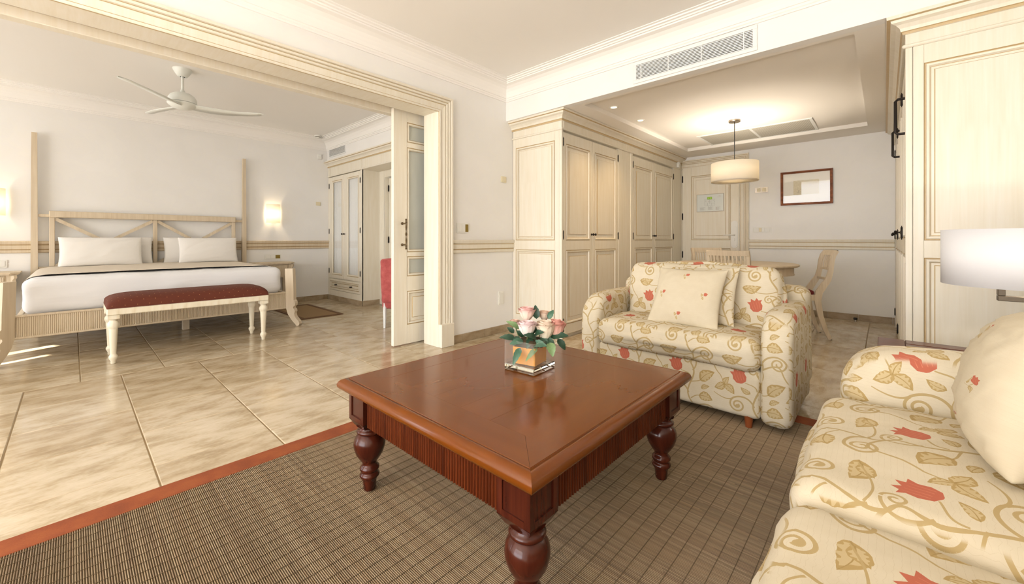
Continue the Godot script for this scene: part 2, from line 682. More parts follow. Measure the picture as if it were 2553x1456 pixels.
	M.olive = mat(c8(140, 116, 44), 0.35)
	M.frosted = mat(c8(206, 208, 198), 0.35)
	M.frosted.backlight_enabled = true
	M.frosted.backlight = Color(0.5, 0.5, 0.48)
	M.pane = mat(Color(0.97, 0.99, 0.98, 0.06), 0.02)
	M.pane.transparency = BaseMaterial3D.TRANSPARENCY_ALPHA
	M.sheer = mat(c8(246, 245, 240), 0.9)
	M.sheer.backlight_enabled = true
	M.sheer.backlight = Color(0.3, 0.3, 0.3)
	M.shade = mat(c8(246, 242, 232), 0.9)
	M.shade.backlight_enabled = true
	M.shade.backlight = Color(0.76, 0.74, 0.7)
	M.lamp_white = mat(c8(246, 246, 248), 0.9)
	M.lamp_white.backlight_enabled = true
	M.lamp_white.backlight = Color(0.8, 0.8, 0.8)
	M.glow = mat(c8(255, 236, 200), 0.5)
	M.glow.emission_enabled = true
	M.glow.emission = c8(255, 214, 150)
	M.glow.emission_energy_multiplier = 6.0
	M.bulb_white = M.glow.duplicate()
	M.bulb_white.emission = c8(255, 246, 230)
	M.bulb_white.emission_energy_multiplier = 3.0
	M.glass = mat(Color(0.98, 1.0, 0.99, 0.0), 0.0)
	M.glass.transparency = BaseMaterial3D.TRANSPARENCY_ALPHA
	M.glass.refraction_enabled = true
	M.glass.refraction_scale = 0.045
	M.vase_wall = mat(Color(0.93, 0.96, 0.95, 0.035), 0.02)
	M.vase_wall.transparency = BaseMaterial3D.TRANSPARENCY_ALPHA
	M.kraft = mat(c8(214, 150, 62), 0.8)
	M.moss = mat(c8(62, 48, 26), 0.95)
	M.petal = mat(WHITE, 0.7)
	M.petal.backlight_enabled = true
	M.petal.backlight = Color(0.25, 0.2, 0.2)
	M.leafs = mat(WHITE, 0.45)
	M.frame_wood = tmat(tex(ramp_image(256, 256, [[nz(256, 256, 0.05, 52, 6, 1), 1.0]], [[0.0, c8(104, 52, 26)], [1.0, c8(156, 92, 54)]])), 0.35, Vector3.ONE * 2.0)
	M.paper = mat(c8(240, 236, 226), 0.8)
	M.filter = tmat(tex(mesh_image(64)), 0.6, Vector3.ONE / 0.03)

# ---- flat print: fill shapes into an image by rows
func fill_poly(im: Image, pts: PackedVector2Array, c: Color, wrap := true) -> void:
	var s := im.get_width()
	var lo := 1e9
	var hi := -1e9
	for p in pts:
		lo = minf(lo, p.y)
		hi = maxf(hi, p.y)
	for y in range(int(floor(lo)), int(ceil(hi)) + 1):
		var xs := []
		for i in pts.size():
			var a := pts[i]
			var b := pts[(i + 1) % pts.size()]
			if (a.y <= y) != (b.y <= y):
				xs.append(a.x + (y - a.y) / (b.y - a.y) * (b.x - a.x))
		xs.sort()
		for k in range(0, xs.size() - 1, 2):
			var x0 := int(round(xs[k]))
			var x1 := int(round(xs[k + 1]))
			if x1 <= x0:
				continue
			var yy := posmod(y, im.get_height()) if wrap else y
			if not wrap:
				im.fill_rect(Rect2i(x0, yy, x1 - x0, 1), c)
				continue
			var q0 := posmod(x0, s)
			var n := mini(x1 - x0, s)
			im.fill_rect(Rect2i(q0, yy, mini(n, s - q0), 1), c)
			if n > s - q0:
				im.fill_rect(Rect2i(0, yy, n - (s - q0), 1), c)

func stroke(im: Image, pts: Array, w0: float, w1: float, c: Color, wrap := true) -> void:
	for i in pts.size() - 1:
		var a: Vector2 = pts[i]
		var b: Vector2 = pts[i + 1]
		var d := (b - a).normalized()
		var n := Vector2(-d.y, d.x)
		var wa := lerpf(w0, w1, float(i) / (pts.size() - 1)) / 2
		var wb := lerpf(w0, w1, float(i + 1) / (pts.size() - 1)) / 2
		fill_poly(im, PackedVector2Array([a + n * wa - d * 0.6, b + n * wb + d * 0.6, b - n * wb + d * 0.6, a - n * wa - d * 0.6]), c, wrap)

func bez(a: Vector2, b: Vector2, c: Vector2, d: Vector2, n := 22) -> Array:
	var out := []
	for k in n + 1:
		out.append(a.bezier_interpolate(b, c, d, float(k) / n))
	return out

func spiral(c: Vector2, r: float, start: float, turns: float, n := 46) -> Array:
	var out := []
	for k in n + 1:
		var t := float(k) / n
		var a := start + turns * TAU * t
		out.append(c + Vector2(cos(a), sin(a)) * r * (1.0 - 0.86 * t))
	return out

func blade(base: Vector2, tip: Vector2, wide: float, bend := 0.12, jag := 0.0) -> PackedVector2Array:
	var out := PackedVector2Array()
	var d := tip - base
	var n := Vector2(-d.y, d.x).normalized()
	for side in [1.0, -1.0]:
		for k in 17:
			var t := k / 16.0 if side > 0 else 1.0 - k / 16.0
			var w := wide * pow(sin(PI * pow(t, 0.75)), 0.85) * (1.0 + jag * (0.5 if (k / 2) % 2 == 0 else -0.5))
			out.append(base + d * t + n * (w * side + bend * d.length() * sin(PI * t)))
	return out

func print_leaf(im: Image, base: Vector2, tip: Vector2, wide: float, k: float, wrap := true, bend := 0.1) -> void:
	var tan := c8(176, 150, 98)
	var light := c8(196, 176, 134)
	fill_poly(im, blade(base, tip, wide, bend, 0.06), tan, wrap)
	fill_poly(im, blade(base.lerp(tip, 0.1), base.lerp(tip, 0.86), wide * 0.74, bend, 0.5), light, wrap)
	var d := tip - base
	var n := Vector2(-d.y, d.x).normalized()
	var rib := []
	for q in 9:
		var t := q / 8.0
		rib.append(base + d * t + n * bend * d.length() * sin(PI * t))
	stroke(im, rib, k * 1.3, k * 0.4, c8(164, 138, 86), wrap)

func print_tulip(im: Image, c: Vector2, s: float, turn: float, wrap := true) -> void:
	var shape := [Vector2(-0.05, 0.52), Vector2(-0.34, 0.4), Vector2(-0.46, 0.1), Vector2(-0.4, -0.18), Vector2(-0.56, -0.36), Vector2(-0.3, -0.36), Vector2(-0.22, -0.58), Vector2(-0.02, -0.38), Vector2(0.2, -0.6), Vector2(0.28, -0.36), Vector2(0.54, -0.4), Vector2(0.42, -0.14), Vector2(0.46, 0.14), Vector2(0.32, 0.42), Vector2(0.06, 0.52)]
	var p := PackedVector2Array()
	for q in shape:
		p.append(c + q.rotated(turn) * s)
	fill_poly(im, p, c8(184, 100, 76), wrap)
	for x in [-0.24, -0.08, 0.1, 0.26]:
		stroke(im, [c + Vector2(x, 0.3).rotated(turn) * s, c + Vector2(x * 1.15, -0.3).rotated(turn) * s], s * 0.035, s * 0.015, c8(200, 120, 94), wrap)

func cloth_base(s: int, a: Color, b: Color, sd: int) -> Image:
	var f := nz(s, s, 0.35, sd, 1, 1, 2)
	var g := nz(s, s, 0.006, sd + 1, 1, 1, 3)
	return ramp_image(s, s, [[f, 0.5], [g, 0.5]], [[0.0, a], [1.0, b]])

func moire(im: Image, sd: int, c: Color, step: float) -> void:
	var s := im.get_width()
	var f := FastNoiseLite.new()
	f.seed = sd
	f.frequency = 0.012
	for k in int(s / step):
		var pts := []
		for q in 65:
			var x := s * q / 64.0
			var w := sin(PI * q / 64.0)
			pts.append(Vector2(x, k * step + 26.0 * w * f.get_noise_2d(x * 1.4, k * step * 0.9)))
		stroke(im, pts, 1.6, 1.6, c)

func floral_image(s: int) -> Image:
	var im := cloth_base(s, c8(206, 194, 167), c8(216, 205, 182), 61)
	moire(im, 5, c8(201, 188, 160), s / 30.0)
	var k := s / 1024.0
	var vine := c8(180, 157, 110)
	var w := 26.0 * k
	var P := func(x: float, y: float) -> Vector2: return Vector2(x, y) * s
	# main stem climbs through the repeat
	stroke(im, bez(P.call(0.40, 1.0), P.call(0.34, 0.84), P.call(0.56, 0.74), P.call(0.52, 0.56)), w, w, vine)
	stroke(im, bez(P.call(0.52, 0.56), P.call(0.48, 0.38), P.call(0.36, 0.28), P.call(0.46, 0.12)), w, w, vine)
	stroke(im, bez(P.call(0.46, 0.12), P.call(0.50, 0.05), P.call(0.42, 0.04), P.call(0.40, 0.0)), w, w, vine)
	# scroll to the right
	stroke(im, bez(P.call(0.51, 0.62), P.call(0.56, 0.46), P.call(0.72, 0.46), P.call(0.81, 0.53)), w, w, vine)
	stroke(im, bez(P.call(0.81, 0.53), P.call(0.88, 0.60), P.call(1.0, 0.56), P.call(1.10, 0.50)), w * 0.9, w * 0.4, vine)
	stroke(im, spiral(P.call(0.745, 0.63), 0.115 * s, -0.95, 1.8), w, w * 0.9, vine)
	fill_poly(im, blade(P.call(0.72, 0.63), P.call(0.78, 0.645), 0.026 * s), vine)
	# scroll to the left, low
	stroke(im, bez(P.call(0.41, 0.92), P.call(0.36, 0.74), P.call(0.14, 0.70), P.call(0.08, 0.85)), w, w, vine)
	stroke(im, spiral(P.call(0.185, 0.865), 0.107 * s, PI + 0.15, -1.6), w, w * 0.9, vine)
	# small curl on top of the stem
	stroke(im, bez(P.call(0.44, 0.22), P.call(0.34, 0.10), P.call(0.38, -0.03), P.call(0.51, -0.02)), w * 0.9, w * 0.8, vine)
	stroke(im, spiral(P.call(0.525, 0.05), 0.07 * s, -PI / 2, 1.4), w * 0.8, w * 0.7, vine)
	# twig to the tulip, with the tulip and its small leaf
	stroke(im, bez(P.call(0.47, 0.36), P.call(0.48, 0.26), P.call(0.56, 0.28), P.call(0.64, 0.25)), w * 0.7, w * 0.5, vine)
	print_tulip(im, P.call(0.72, 0.165), 0.22 * s, 0.3)
	print_leaf(im, P.call(0.56, 0.41), P.call(0.70, 0.335), 0.042 * s, 6 * k)
	# three-lobed leaf
	stroke(im, bez(P.call(1.0, 0.20), P.call(0.98, 0.24), P.call(0.96, 0.28), P.call(0.94, 0.34)), w * 0.6, w * 0.4, vine)
	print_leaf(im, P.call(0.94, 0.34), P.call(0.79, 0.47), 0.062 * s, 8 * k)
	print_leaf(im, P.call(0.94, 0.33), P.call(1.09, 0.43), 0.062 * s, 8 * k)
	print_leaf(im, P.call(0.94, 0.35), P.call(0.87, 0.21), 0.045 * s, 8 * k)
	stroke(im, bez(P.call(1.0, 0.20), P.call(1.08, 0.13), P.call(1.12, 0.02), P.call(1.14, -0.05)), w * 0.6, w * 0.8, vine)
	stroke(im, bez(P.call(1.14, -0.05), P.call(1.17, -0.13), P.call(1.28, -0.10), P.call(1.40, 0.0)), w * 0.8, w, vine)
	# side leaves
	stroke(im, bez(P.call(0.49, 0.43), P.call(0.42, 0.40), P.call(0.36, 0.40), P.call(0.31, 0.36)), w * 0.7, w * 0.5, vine)
	print_leaf(im, P.call(0.32, 0.37), P.call(0.09, 0.18), 0.088 * s, 9 * k)
	print_leaf(im, P.call(0.30, 0.50), P.call(0.17, 0.44), 0.04 * s, 6 * k)
	stroke(im, bez(P.call(0.47, 0.71), P.call(0.42, 0.66), P.call(0.38, 0.63), P.call(0.33, 0.63)), w * 0.7, w * 0.5, vine)
	print_leaf(im, P.call(0.34, 0.63), P.call(0.12, 0.66), 0.08 * s, 9 * k)
	print_leaf(im, P.call(0.94, 0.86), P.call(0.64, 0.82), 0.078 * s, 9 * k, true, -0.14)
	print_leaf(im, P.call(0.90, 0.88), P.call(0.74, 0.95), 0.048 * s, 8 * k)
	stroke(im, bez(P.call(0.42, 0.90), P.call(0.56, 0.98), P.call(0.74, 0.94), P.call(0.90, 0.86)), w * 0.6, w * 0.5, vine)
	return im

func tulip_cushion_image(s: int) -> Image:
	var im := cloth_base(s, c8(203, 190, 163), c8(213, 202, 177), 71)
	moire(im, 9, c8(204, 190, 162), s / 34.0)
	for p in [[0.50, 0.18], [0.20, 0.50], [0.80, 0.50], [0.48, 0.85]]:
		var c := Vector2(p[0], p[1]) * s
		print_tulip(im, c, 0.055 * s, 0.2, false)
		stroke(im, [c + Vector2(-0.012, 0.028) * s, c + Vector2(-0.04, 0.055) * s, c + Vector2(-0.07, 0.045) * s], 3, 2, c8(176, 156, 106), false)
		print_leaf(im, c + Vector2(-0.045, 0.04) * s, c + Vector2(-0.062, -0.012) * s, 0.017 * s, 3, false)
		print_leaf(im, c + Vector2(-0.03, 0.05) * s, c + Vector2(-0.018, 0.095) * s, 0.015 * s, 3, false)
	return im

func dotted_image(s: int) -> Image:
	var im := ramp_image(s, s, [[nz(s, s, 0.3, 81, 1, 1, 2), 1.0]], [[0.0, c8(88, 36, 18)], [1.0, c8(106, 48, 26)]])
	for p in [[0.25, 0.25], [0.75, 0.75]]:
		im.fill_rect(Rect2i(int(p[0] * s) - 7, int(p[1] * s) - 7, 14, 14), c8(206, 150, 92))
	return im

func mesh_image(s: int) -> Image:
	var im := Image.create(s, s, false, Image.FORMAT_RGB8)
	im.fill(c8(206, 202, 190))
	for a in 2:
		for b in 2:
			im.fill_rect(Rect2i(a * s / 2 + 6, b * s / 2 + 6, s / 2 - 14, s / 2 - 14), c8(150, 144, 130))
	return im

# ---------------------------------------------------------------- shell
const CEIL := 2.68

func make_shell() -> void:
	var st := T()
	# wall with the cased opening (a pocket for the sliding door runs inside it)
	box(st, Vector3(2.32, 0, -3.27), Vector3(6.8, 2.8, -3.05))
	box(st, Vector3(2.32, 0, -3.47), Vector3(3.7, 2.8, -3.40))
	box(st, Vector3(-3.6, 2.215, -3.27), Vector3(2.32, 2.8, -3.05))
	box(st, Vector3(-3.6, 2.215, -3.47), Vector3(2.32, 2.8, -3.40))
	box(st, Vector3(-3.6, 2.35, -3.40), Vector3(2.32, 2.8, -3.27))
	box(st, Vector3(-3.6, 0, -3.47), Vector3(-1.55, 2.215, -3.05))
	struct_mesh("wall_left", st, M.plaster, "white wall with the wide cased opening to the bedroom")
	st = T()
	box(st, Vector3(-3.6, 0, -7.15), Vector3(3.7, 2.8, -6.96))
	struct_mesh("wall_back", st, M.plaster, "white wall behind the bed")
	st = T()
	box(st, Vector3(6.59, 0, -3.05), Vector3(6.8, 2.8, 1.05))
	struct_mesh("wall_far", st, M.plaster, "white end wall of the dining alcove")
	st = T()
	box(st, Vector3(-3.6, 0, 0.85), Vector3(6.8, 2.8, 1.05))
	struct_mesh("wall_right", st, M.plaster, "white wall behind the sofa")
	st = T()  # wall out of view, set well back so daylight falls evenly
	for q in [[-7.15, -6.4], [-3.65, -2.8], [0.6, 1.05]]:
		box(st, Vector3(-3.6, 0, q[0]), Vector3(-3.4, 2.8, q[1]))
	box(st, Vector3(-3.6, 2.37, -6.4), Vector3(-3.4, 2.8, -3.65))
	box(st, Vector3(-3.6, 2.37, -2.8), Vector3(-3.4, 2.8, 0.6))
	struct_mesh("wall_window", st, M.plaster, "unseen wall with two openings, placed to let daylight in")
	st = T()
	for q in [[2.297, 2.339, -3.05, 0.85], [2.470, 2.8, -3.05, 0.85], [2.339, 2.470, -3.05, -1.541], [2.339, 2.470, -0.671, 0.85]]:
		box(st, Vector3(3.22, q[0], q[2]), Vector3(3.30, q[1], q[3]))
	struct_mesh("wall_beam", st, M.plaster, "white dropped beam over the dining alcove")
	st = T()
	for q in [[2.315, 2.3845, -6.96, -3.47], [2.5505, 2.8, -6.96, -3.47], [2.3845, 2.5505, -6.96, -6.8604], [2.3845, 2.5505, -6.2796, -3.47]]:
		box(st, Vector3(2.93, q[0], q[2]), Vector3(3.7, q[1], q[3]))
	box(st, Vector3(3.255, 0, -6.96), Vector3(3.7, 2.315, -5.63))
	box(st, Vector3(3.255, 1.955, -5.63), Vector3(3.7, 2.315, -4.75))
	box(st, Vector3(3.255, 0, -4.75), Vector3(3.7, 2.315, -3.47))
	box(st, Vector3(3.6, 0, -5.63), Vector3(3.7, 1.955, -4.75))
	struct_mesh("wall_bedroom_right", st, M.plaster, "white bulkhead and wall over the bedroom cupboard")
	st = T()
	box(st, Vector3(-3.6, CEIL, -3.05), Vector3(3.22, 2.8, 0.85))
	struct_mesh("ceiling", st, M.ceiling, "cream ceiling of the living room")
	st = T()
	box(st, Vector3(-3.6, CEIL, -6.96), Vector3(2.93, 2.8, -3.47))
	struct_mesh("ceiling", st, M.ceiling, "cream ceiling of the bedroom")
	# alcove ceiling with a shallow tray
	st = T()
	box(st, Vector3(3.30, 2.345, -3.05), Vector3(6.59, 2.45, -1.56))
	box(st, Vector3(3.75, 2.345, -1.56), Vector3(6.59, 2.45, -0.65))
	box(st, Vector3(3.30, 2.345, -1.56), Vector3(3.75, 2.351, -0.65))
	box(st, Vector3(3.30, 2.345, -0.65), Vector3(6.59, 2.45, 0.85))
	box(st, Vector3(3.22, 2.8, -3.05), Vector3(6.8, 2.85, 1.05))  # unseen slab over the ceiling void, keeps sky light out
	box(st, Vector3(3.30, 2.300, -3.05), Vector3(3.345, 2.345, 0.85))
	box(st, Vector3(6.13, 2.300, -3.05), Vector3(6.59, 2.345, 0.85))
	box(st, Vector3(3.345, 2.300, -3.05), Vector3(6.13, 2.345, -2.13))
	box(st, Vector3(3.345, 2.300, -0.14), Vector3(6.13, 2.345, 0.85))
	struct_mesh("ceiling", st, M.ceiling_alcove, "beige alcove ceiling with a shallow recessed tray")
	st = T()
	box(st, Vector3(-9.0, -0.15, -8.0), Vector3(-3.6, 0.0, 3.5))  # added ground out of view, under the upward fill light
	struct_mesh("added_outdoor_floor", st, M.outdoor_ground, "added pale ground outside the windows, below the fill light")
	# unseen slab placed to block the sun, its two slits shape the sun strips
	st = T()
	for b in [[-9.0, -6.0, 3.0, -0.055], [-9.0, -0.055, -0.35, 0.055], [0.21, -0.055, 3.0, 0.055], [-9.0, 0.055, 3.0, 0.345], [-9.0, 0.345, -0.45, 0.409], [0.0, 0.345, 3.0, 0.409], [-9.0, 0.409, 3.0, 9.0]]:
		box(st, Vector3(b[0], 0, b[1]), Vector3(b[2], 0.02, b[3]))
	var sun_blocker := struct_mesh("unseen_sun_blocker", st, M.plaster, "unseen slab outside the windows, placed to block the sun except for two slits")
	sun_blocker.position = Vector3(-5.327, 2.95, -3.343)
	sun_blocker.rotation_degrees.y = 25.0

func make_floor() -> void:
	var fl := structure("floor", "beige stone tile floor")
	var st := T()
	box(st, Vector3(-3.6, -0.15, -7.15), Vector3(6.8, -0.004, 1.05))
	obj("grout_bed", st, M.grout, fl)
	st = T()
	box(st, Vector3(-3.4, -0.1, -6.96), Vector3(-1.60, 0.0, 0.85))  # tile-coloured slab out of view, sets the colour of bounced light
	obj("unseen_floor_slab", st, M.tiles[0], fl)
	var cache := {}
	var rows := []
	for k in range(-4, 8):
		rows.append([-2.375 + 0.449 * k, -2.375 + 0.449 * (k + 1), 0.245, 0.46, 6.59, false])
	rows.append([-4.40, -4.171, 0.04, 0.4555, 3.25, true])
	for k in 6:
		rows.append([-4.40 - 0.449 * (k + 1), -4.40 - 0.449 * k, 0.04, 0.4555, 3.25, true])
	for r in rows:
		var z0: float = maxf(r[0], -6.96)
		var z1: float = minf(r[1], 0.85)
		if z1 - z0 < 0.04:
			continue
		for i in range(-5, 15):
			var x0: float = r[2] + r[3] * i
			var x1: float = minf(x0 + r[3], r[4])
			if x1 - x0 < 0.03 or x0 < -1.61:
				continue
			if x0 > 3.33 and (z1 < -2.45 or z0 > 0.12):
				continue
			if x0 > 2.45 and z0 > -3.45 and z1 < -3.07:
				continue
			var w := x1 - x0 - 0.005
			var d := z1 - z0 - 0.005
			var key := "%.3f_%.3f" % [w, d]
			if not cache.has(key):
				var ts := T()
				box(ts, Vector3(-w / 2, -0.02, -d / 2), Vector3(w / 2, 0, d / 2), 0.003)
				ts.generate_normals()
				cache[key] = ts.commit()
			put("tile", cache[key], M.tiles[R.randi() % 8], fl, Vector3((x0 + x1) / 2, -R.randf() * 0.0006, (z0 + z1) / 2))

func skirting(called: String, label: String, a: Vector3, b: Vector3, out: Vector3, first := 0.2) -> void:
	var s := structure(called, label, a)
	var d := (b - a).normalized()
	var total := (b - a).length()
	var at := 0.0
	var step := first
	while at < total - 0.005:
		var e := minf(at + step, total)
		var st := T()
		var p := d * (at + 0.001)
		var q := d * (e - 0.001) + out * 0.012 + Vector3(0, 0.078, 0)
		box(st, Vector3(minf(p.x, q.x), 0, minf(p.z, q.z)), Vector3(maxf(p.x, q.x), 0.078, maxf(p.z, q.z)), 0.0015)
		obj("tile", st, M.skirting, s)
		at = e
		step = 0.305

const RAIL := [Vector2(0, 0), Vector2(0, 0.012), Vector2(0.008, 0.02), Vector2(0.032, 0.022), Vector2(0.034, 0.015), Vector2(0.041, 0.015), Vector2(0.044, 0.024), Vector2(0.082, 0.027), Vector2(0.086, 0.019), Vector2(0.092, 0.019), Vector2(0.1, 0.03), Vector2(0.125, 0.037), Vector2(0.131, 0.032), Vector2(0.131, 0)]
const COVE := [Vector2(0, -0.18), Vector2(0.012, -0.18), Vector2(0.014, -0.168), Vector2(0.022, -0.163), Vector2(0.022, -0.148), Vector2(0.03, -0.146), Vector2(0.034, -0.12), Vector2(0.046, -0.092), Vector2(0.066, -0.066), Vector2(0.094, -0.048), Vector2(0.13, -0.04), Vector2(0.132, -0.03), Vector2(0.146, -0.03), Vector2(0.150, -0.02), Vector2(0.168, -0.018), Vector2(0.170, -0.008), Vector2(0.19, -0.006), Vector2(0.19, 0.0)]
const CASING := [Vector2(0, 0), Vector2(0, 0.014), Vector2(0.006, 0.018), Vector2(0.016, 0.018), Vector2(0.018, 0.011), Vector2(0.022, 0.011), Vector2(0.04, 0.014), Vector2(0.066, 0.022), Vector2(0.069, 0.015), Vector2(0.074, 0.015), Vector2(0.077, 0.026), Vector2(0.09, 0.028), Vector2(0.092, 0.021), Vector2(0.097, 0.021), Vector2(0.1, 0.034), Vector2(0.114, 0.036), Vector2(0.116, 0.029), Vector2(0.121, 0.029), Vector2(0.124, 0.042), Vector2(0.141, 0.044), Vector2(0.143, 0.038), Vector2(0.143, 0)]
const CROWN := [Vector2(0, 0), Vector2(0.012, 0.0), Vector2(0.014, 0.012), Vector2(0.02, 0.016), Vector2(0.024, 0.034), Vector2(0.04, 0.052), Vector2(0.06, 0.062), Vector2(0.064, 0.076), Vector2(0.08, 0.08), Vector2(0.082, 0.098), Vector2(0.0, 0.098)]

func trim(st: SurfaceTool, label: String, m: Material, n: int) -> void:
	var o := obj("trim_%d" % n, st, m)
	o.set_meta("kind", "structure")
	o.set_meta("label", label)

func make_trims() -> void:
	var X := Vector3.RIGHT
	var Y := Vector3.UP
	var Z := Vector3.BACK
	# plaster cornices
	var st := T()
	mould(st, COVE, Vector3(-3.4, CEIL, -3.05), Vector3(3.22, CEIL, -3.05), Z, Y, 0.0, -1.0)
	trim(st, "white plaster cornice above the cased opening", M.ceiling, 1)
	st = T()
	mould(st, COVE, Vector3(3.22, CEIL, -3.05), Vector3(3.22, CEIL, 0.85), -X, Y, 1.0, -1.0)
	trim(st, "white plaster cornice along the dropped beam", M.ceiling, 2)
	st = T()
	mould(st, COVE, Vector3(-3.4, CEIL, -6.96), Vector3(2.93, CEIL, -6.96), Z, Y, 0.0, -1.0)
	trim(st, "white plaster cornice above the bed", M.ceiling, 3)
	st = T()
	mould(st, COVE, Vector3(2.93, CEIL, -6.96), Vector3(2.93, CEIL, -3.47), -X, Y, 1.0, 0.0)
	trim(st, "white plaster cornice above the bedroom cupboard", M.ceiling, 4)
	# cased opening: head, right upright with plinth block, linings
	var dk := [3, 4, 8, 12, 16, 0]
	st = T()
	mould(st, CASING, Vector3(-1.55, 2.19, -3.05), Vector3(2.305, 2.19, -3.05), Y, Z, -1.0, 1.0, dk)
	mould(st, CASING, Vector3(2.305, 0.21, -3.05), Vector3(2.305, 2.19, -3.05), X, Z, 0.0, 1.0, dk)
	mould(st, CASING, Vector3(-1.55, 0.21, -3.05), Vector3(-1.55, 2.19, -3.05), -X, Z, 0.0, 1.0, dk)
	box(st, Vector3(2.303, 0, -3.05), Vector3(2.452, 0.215, -2.998), 0.004)
	box(st, Vector3(-1.7, 0, -3.05), Vector3(-1.548, 0.215, -2.998), 0.004)
	trim(st, "fluted cream casing of the wide opening", M.cream, 5)
	st = T()
	box(st, Vector3(2.302, 0, -3.275), Vector3(2.322, 2.2, -3.048), 0.002)
	box(st, Vector3(-1.56, 2.195, -3.275), Vector3(2.322, 2.217, -3.048), 0.002)
	box(st, Vector3(-1.56, 0, -3.275), Vector3(-1.545, 2.2, -3.048), 0.002)
	box(st, Vector3(-1.56, 2.182, -3.475), Vector3(2.4, 2.24, -3.398), 0.003)
	COL = GLAZE
	box(st, Vector3(-1.56, 2.24, -3.40), Vector3(2.4, 2.25, -3.27))
	COL = WHITE
	box(st, Vector3(2.302, 0, -3.475), Vector3(2.322, 2.2, -3.398), 0.002)
	trim(st, "cream lining boards of the opening with a door track", M.cream, 6)
	# chair rails
	var rd := [3, 4, 8, 12]
	st = T()
	mould(st, RAIL, Vector3(2.45, 0.869, -3.05), Vector3(3.325, 0.869, -3.05), Y, Z, 0, 0, rd)
	trim(st, "cream chair rail between the opening and the wardrobe", M.cream, 7)
	st = T()
	mould(st, RAIL, Vector3(6.59, 0.874, -1.43), Vector3(6.59, 0.874, 0.09), Y, -X, 0, 0, rd)
	trim(st, "cream chair rail beside the entrance door", M.cream, 8)
	st = T()
	mould(st, RAIL, Vector3(-3.4, 0.855, -6.96), Vector3(2.95, 0.855, -6.96), Y, Z, 0, 0, rd)
	trim(st, "cream chair rail behind the bed", M.pale, 9)
	# tiled skirtings
	skirting("baseboard_left", "tiled skirting under the light switch", Vector3(2.452, 0, -3.05), Vector3(3.325, 0, -3.05), Z, 0.13)
	skirting("baseboard_far", "tiled skirting of the alcove end wall", Vector3(6.59, 0, -1.43), Vector3(6.59, 0, 0.09), -X, 0.28)
	skirting("baseboard_back", "tiled skirting behind the bed", Vector3(-1.3, 0, -6.96), Vector3(2.94, 0, -6.96), Z)

func make_sliding_door() -> void:
	var d := structure("door_1", "cream sliding door half drawn out of the wall, frosted panes", Vector3(2.015, 0.012, -3.345))
	var holes := [Rect2(0.145, 0.18, 0.61, 0.32), Rect2(0.145, 0.64, 0.61, 0.19), Rect2(0.145, 0.87, 0.61, 1.0), Rect2(0.145, 1.918, 0.61, 0.19)]
	var l := leaf("door_leaf", d, 0.9, 2.215, 0.042, holes, Vector3.ZERO, 0.0, true)
	var st := T()
	var r: Rect2 = holes[0]
	ring(st, r.position.x, r.position.y, r.end.x, r.end.y, [[0.029, -0.012, false], [0.06, -0.012, true], [0.066, -0.005, false]], true)
	obj("panel", st, M.cream, l)
	for k in 3:
		r = holes[k + 1]
		st = T()
		box(st, Vector3(r.position.x + 0.002, r.position.y + 0.002, -0.025), Vector3(r.end.x - 0.002, r.end.y - 0.002, -0.018))
		var p := obj("pane", st, M.frosted, l)
		p.set_meta("label", "frosted glass pane")
	st = T()
	var pr := []
	for q in [[0, 0], [0.008, 0.004], [0.010, 0.011], [0.007, 0.019], [0.004, 0.023], [0.008, 0.028], [0.009, 0.036], [0.006, 0.042], [0.005, 0.046], [0.009, 0.085], [0.007, 0.094], [0.008, 0.099], [0.005, 0.106], [0.004, 0.125], [0.009, 0.138], [0.0095, 0.145], [0.009, 0.152], [0.004, 0.165], [0.005, 0.184], [0.008, 0.191], [0.007, 0.196], [0.009, 0.205], [0.005, 0.244], [0.006, 0.248], [0.009, 0.254], [0.008, 0.262], [0.004, 0.267], [0.007, 0.271], [0.010, 0.279], [0.008, 0.286], [0, 0.29]]:
		pr.append(Vector2(q[0], q[1]))
	lathe(st, pr, 12, Vector3(0.101, 0.897, 0.05), false)
	for y in [0.942, 1.142]:
		tube(st, [Vector3(0.101, y, 0.05), Vector3(0.090, y, 0.02), Vector3(0.086, y, 0.0)], [0.006, 0.006, 0.011], 8)
		sphere(st, Vector3(0.088, y, 0.008), 0.013)
	var h := obj("handle", st, M.bronze, l)
	h.set_meta("label", "turned bronze pull handle")

# ---------------------------------------------------------------- built-in wardrobe, entrance, tall cabinet
func hinge(parent: Node, x: float, y: float, z := 0.0, h := 0.075) -> void:
	var st := T()
	lathe(st, [Vector2(0, -h / 2 - 0.012), Vector2(0.003, -h / 2 - 0.008), Vector2(0.002, -h / 2 - 0.002), Vector2(0.006, -h / 2), Vector2(0.006, h / 2), Vector2(0.002, h / 2 + 0.002), Vector2(0.003, h / 2 + 0.008), Vector2(0, h / 2 + 0.012)], 8, Vector3(x, y, z + 0.003), false)
	bar(st, Vector3(x, y, z), Vector3(0.02, h, 0.003))
	obj("hinge", st, M.iron, parent)

func knob(parent: Node, x: float, y: float, z := 0.0, k := 1.0) -> void:
	var st := T()
	var pr := []
	for q in [[0.012, 0.0], [0.012, 0.003], [0.005, 0.005], [0.004, 0.014], [0.010, 0.018], [0.014, 0.024], [0.013, 0.030], [0.007, 0.033], [0, 0.034]]:
		pr.append(Vector2(q[0] * k, q[1] * k))
	lathe(st, pr, 12)
	var o := obj("knob", st, M.iron, parent, Vector3(x, y, z))
	o.rotation_degrees.x = 90

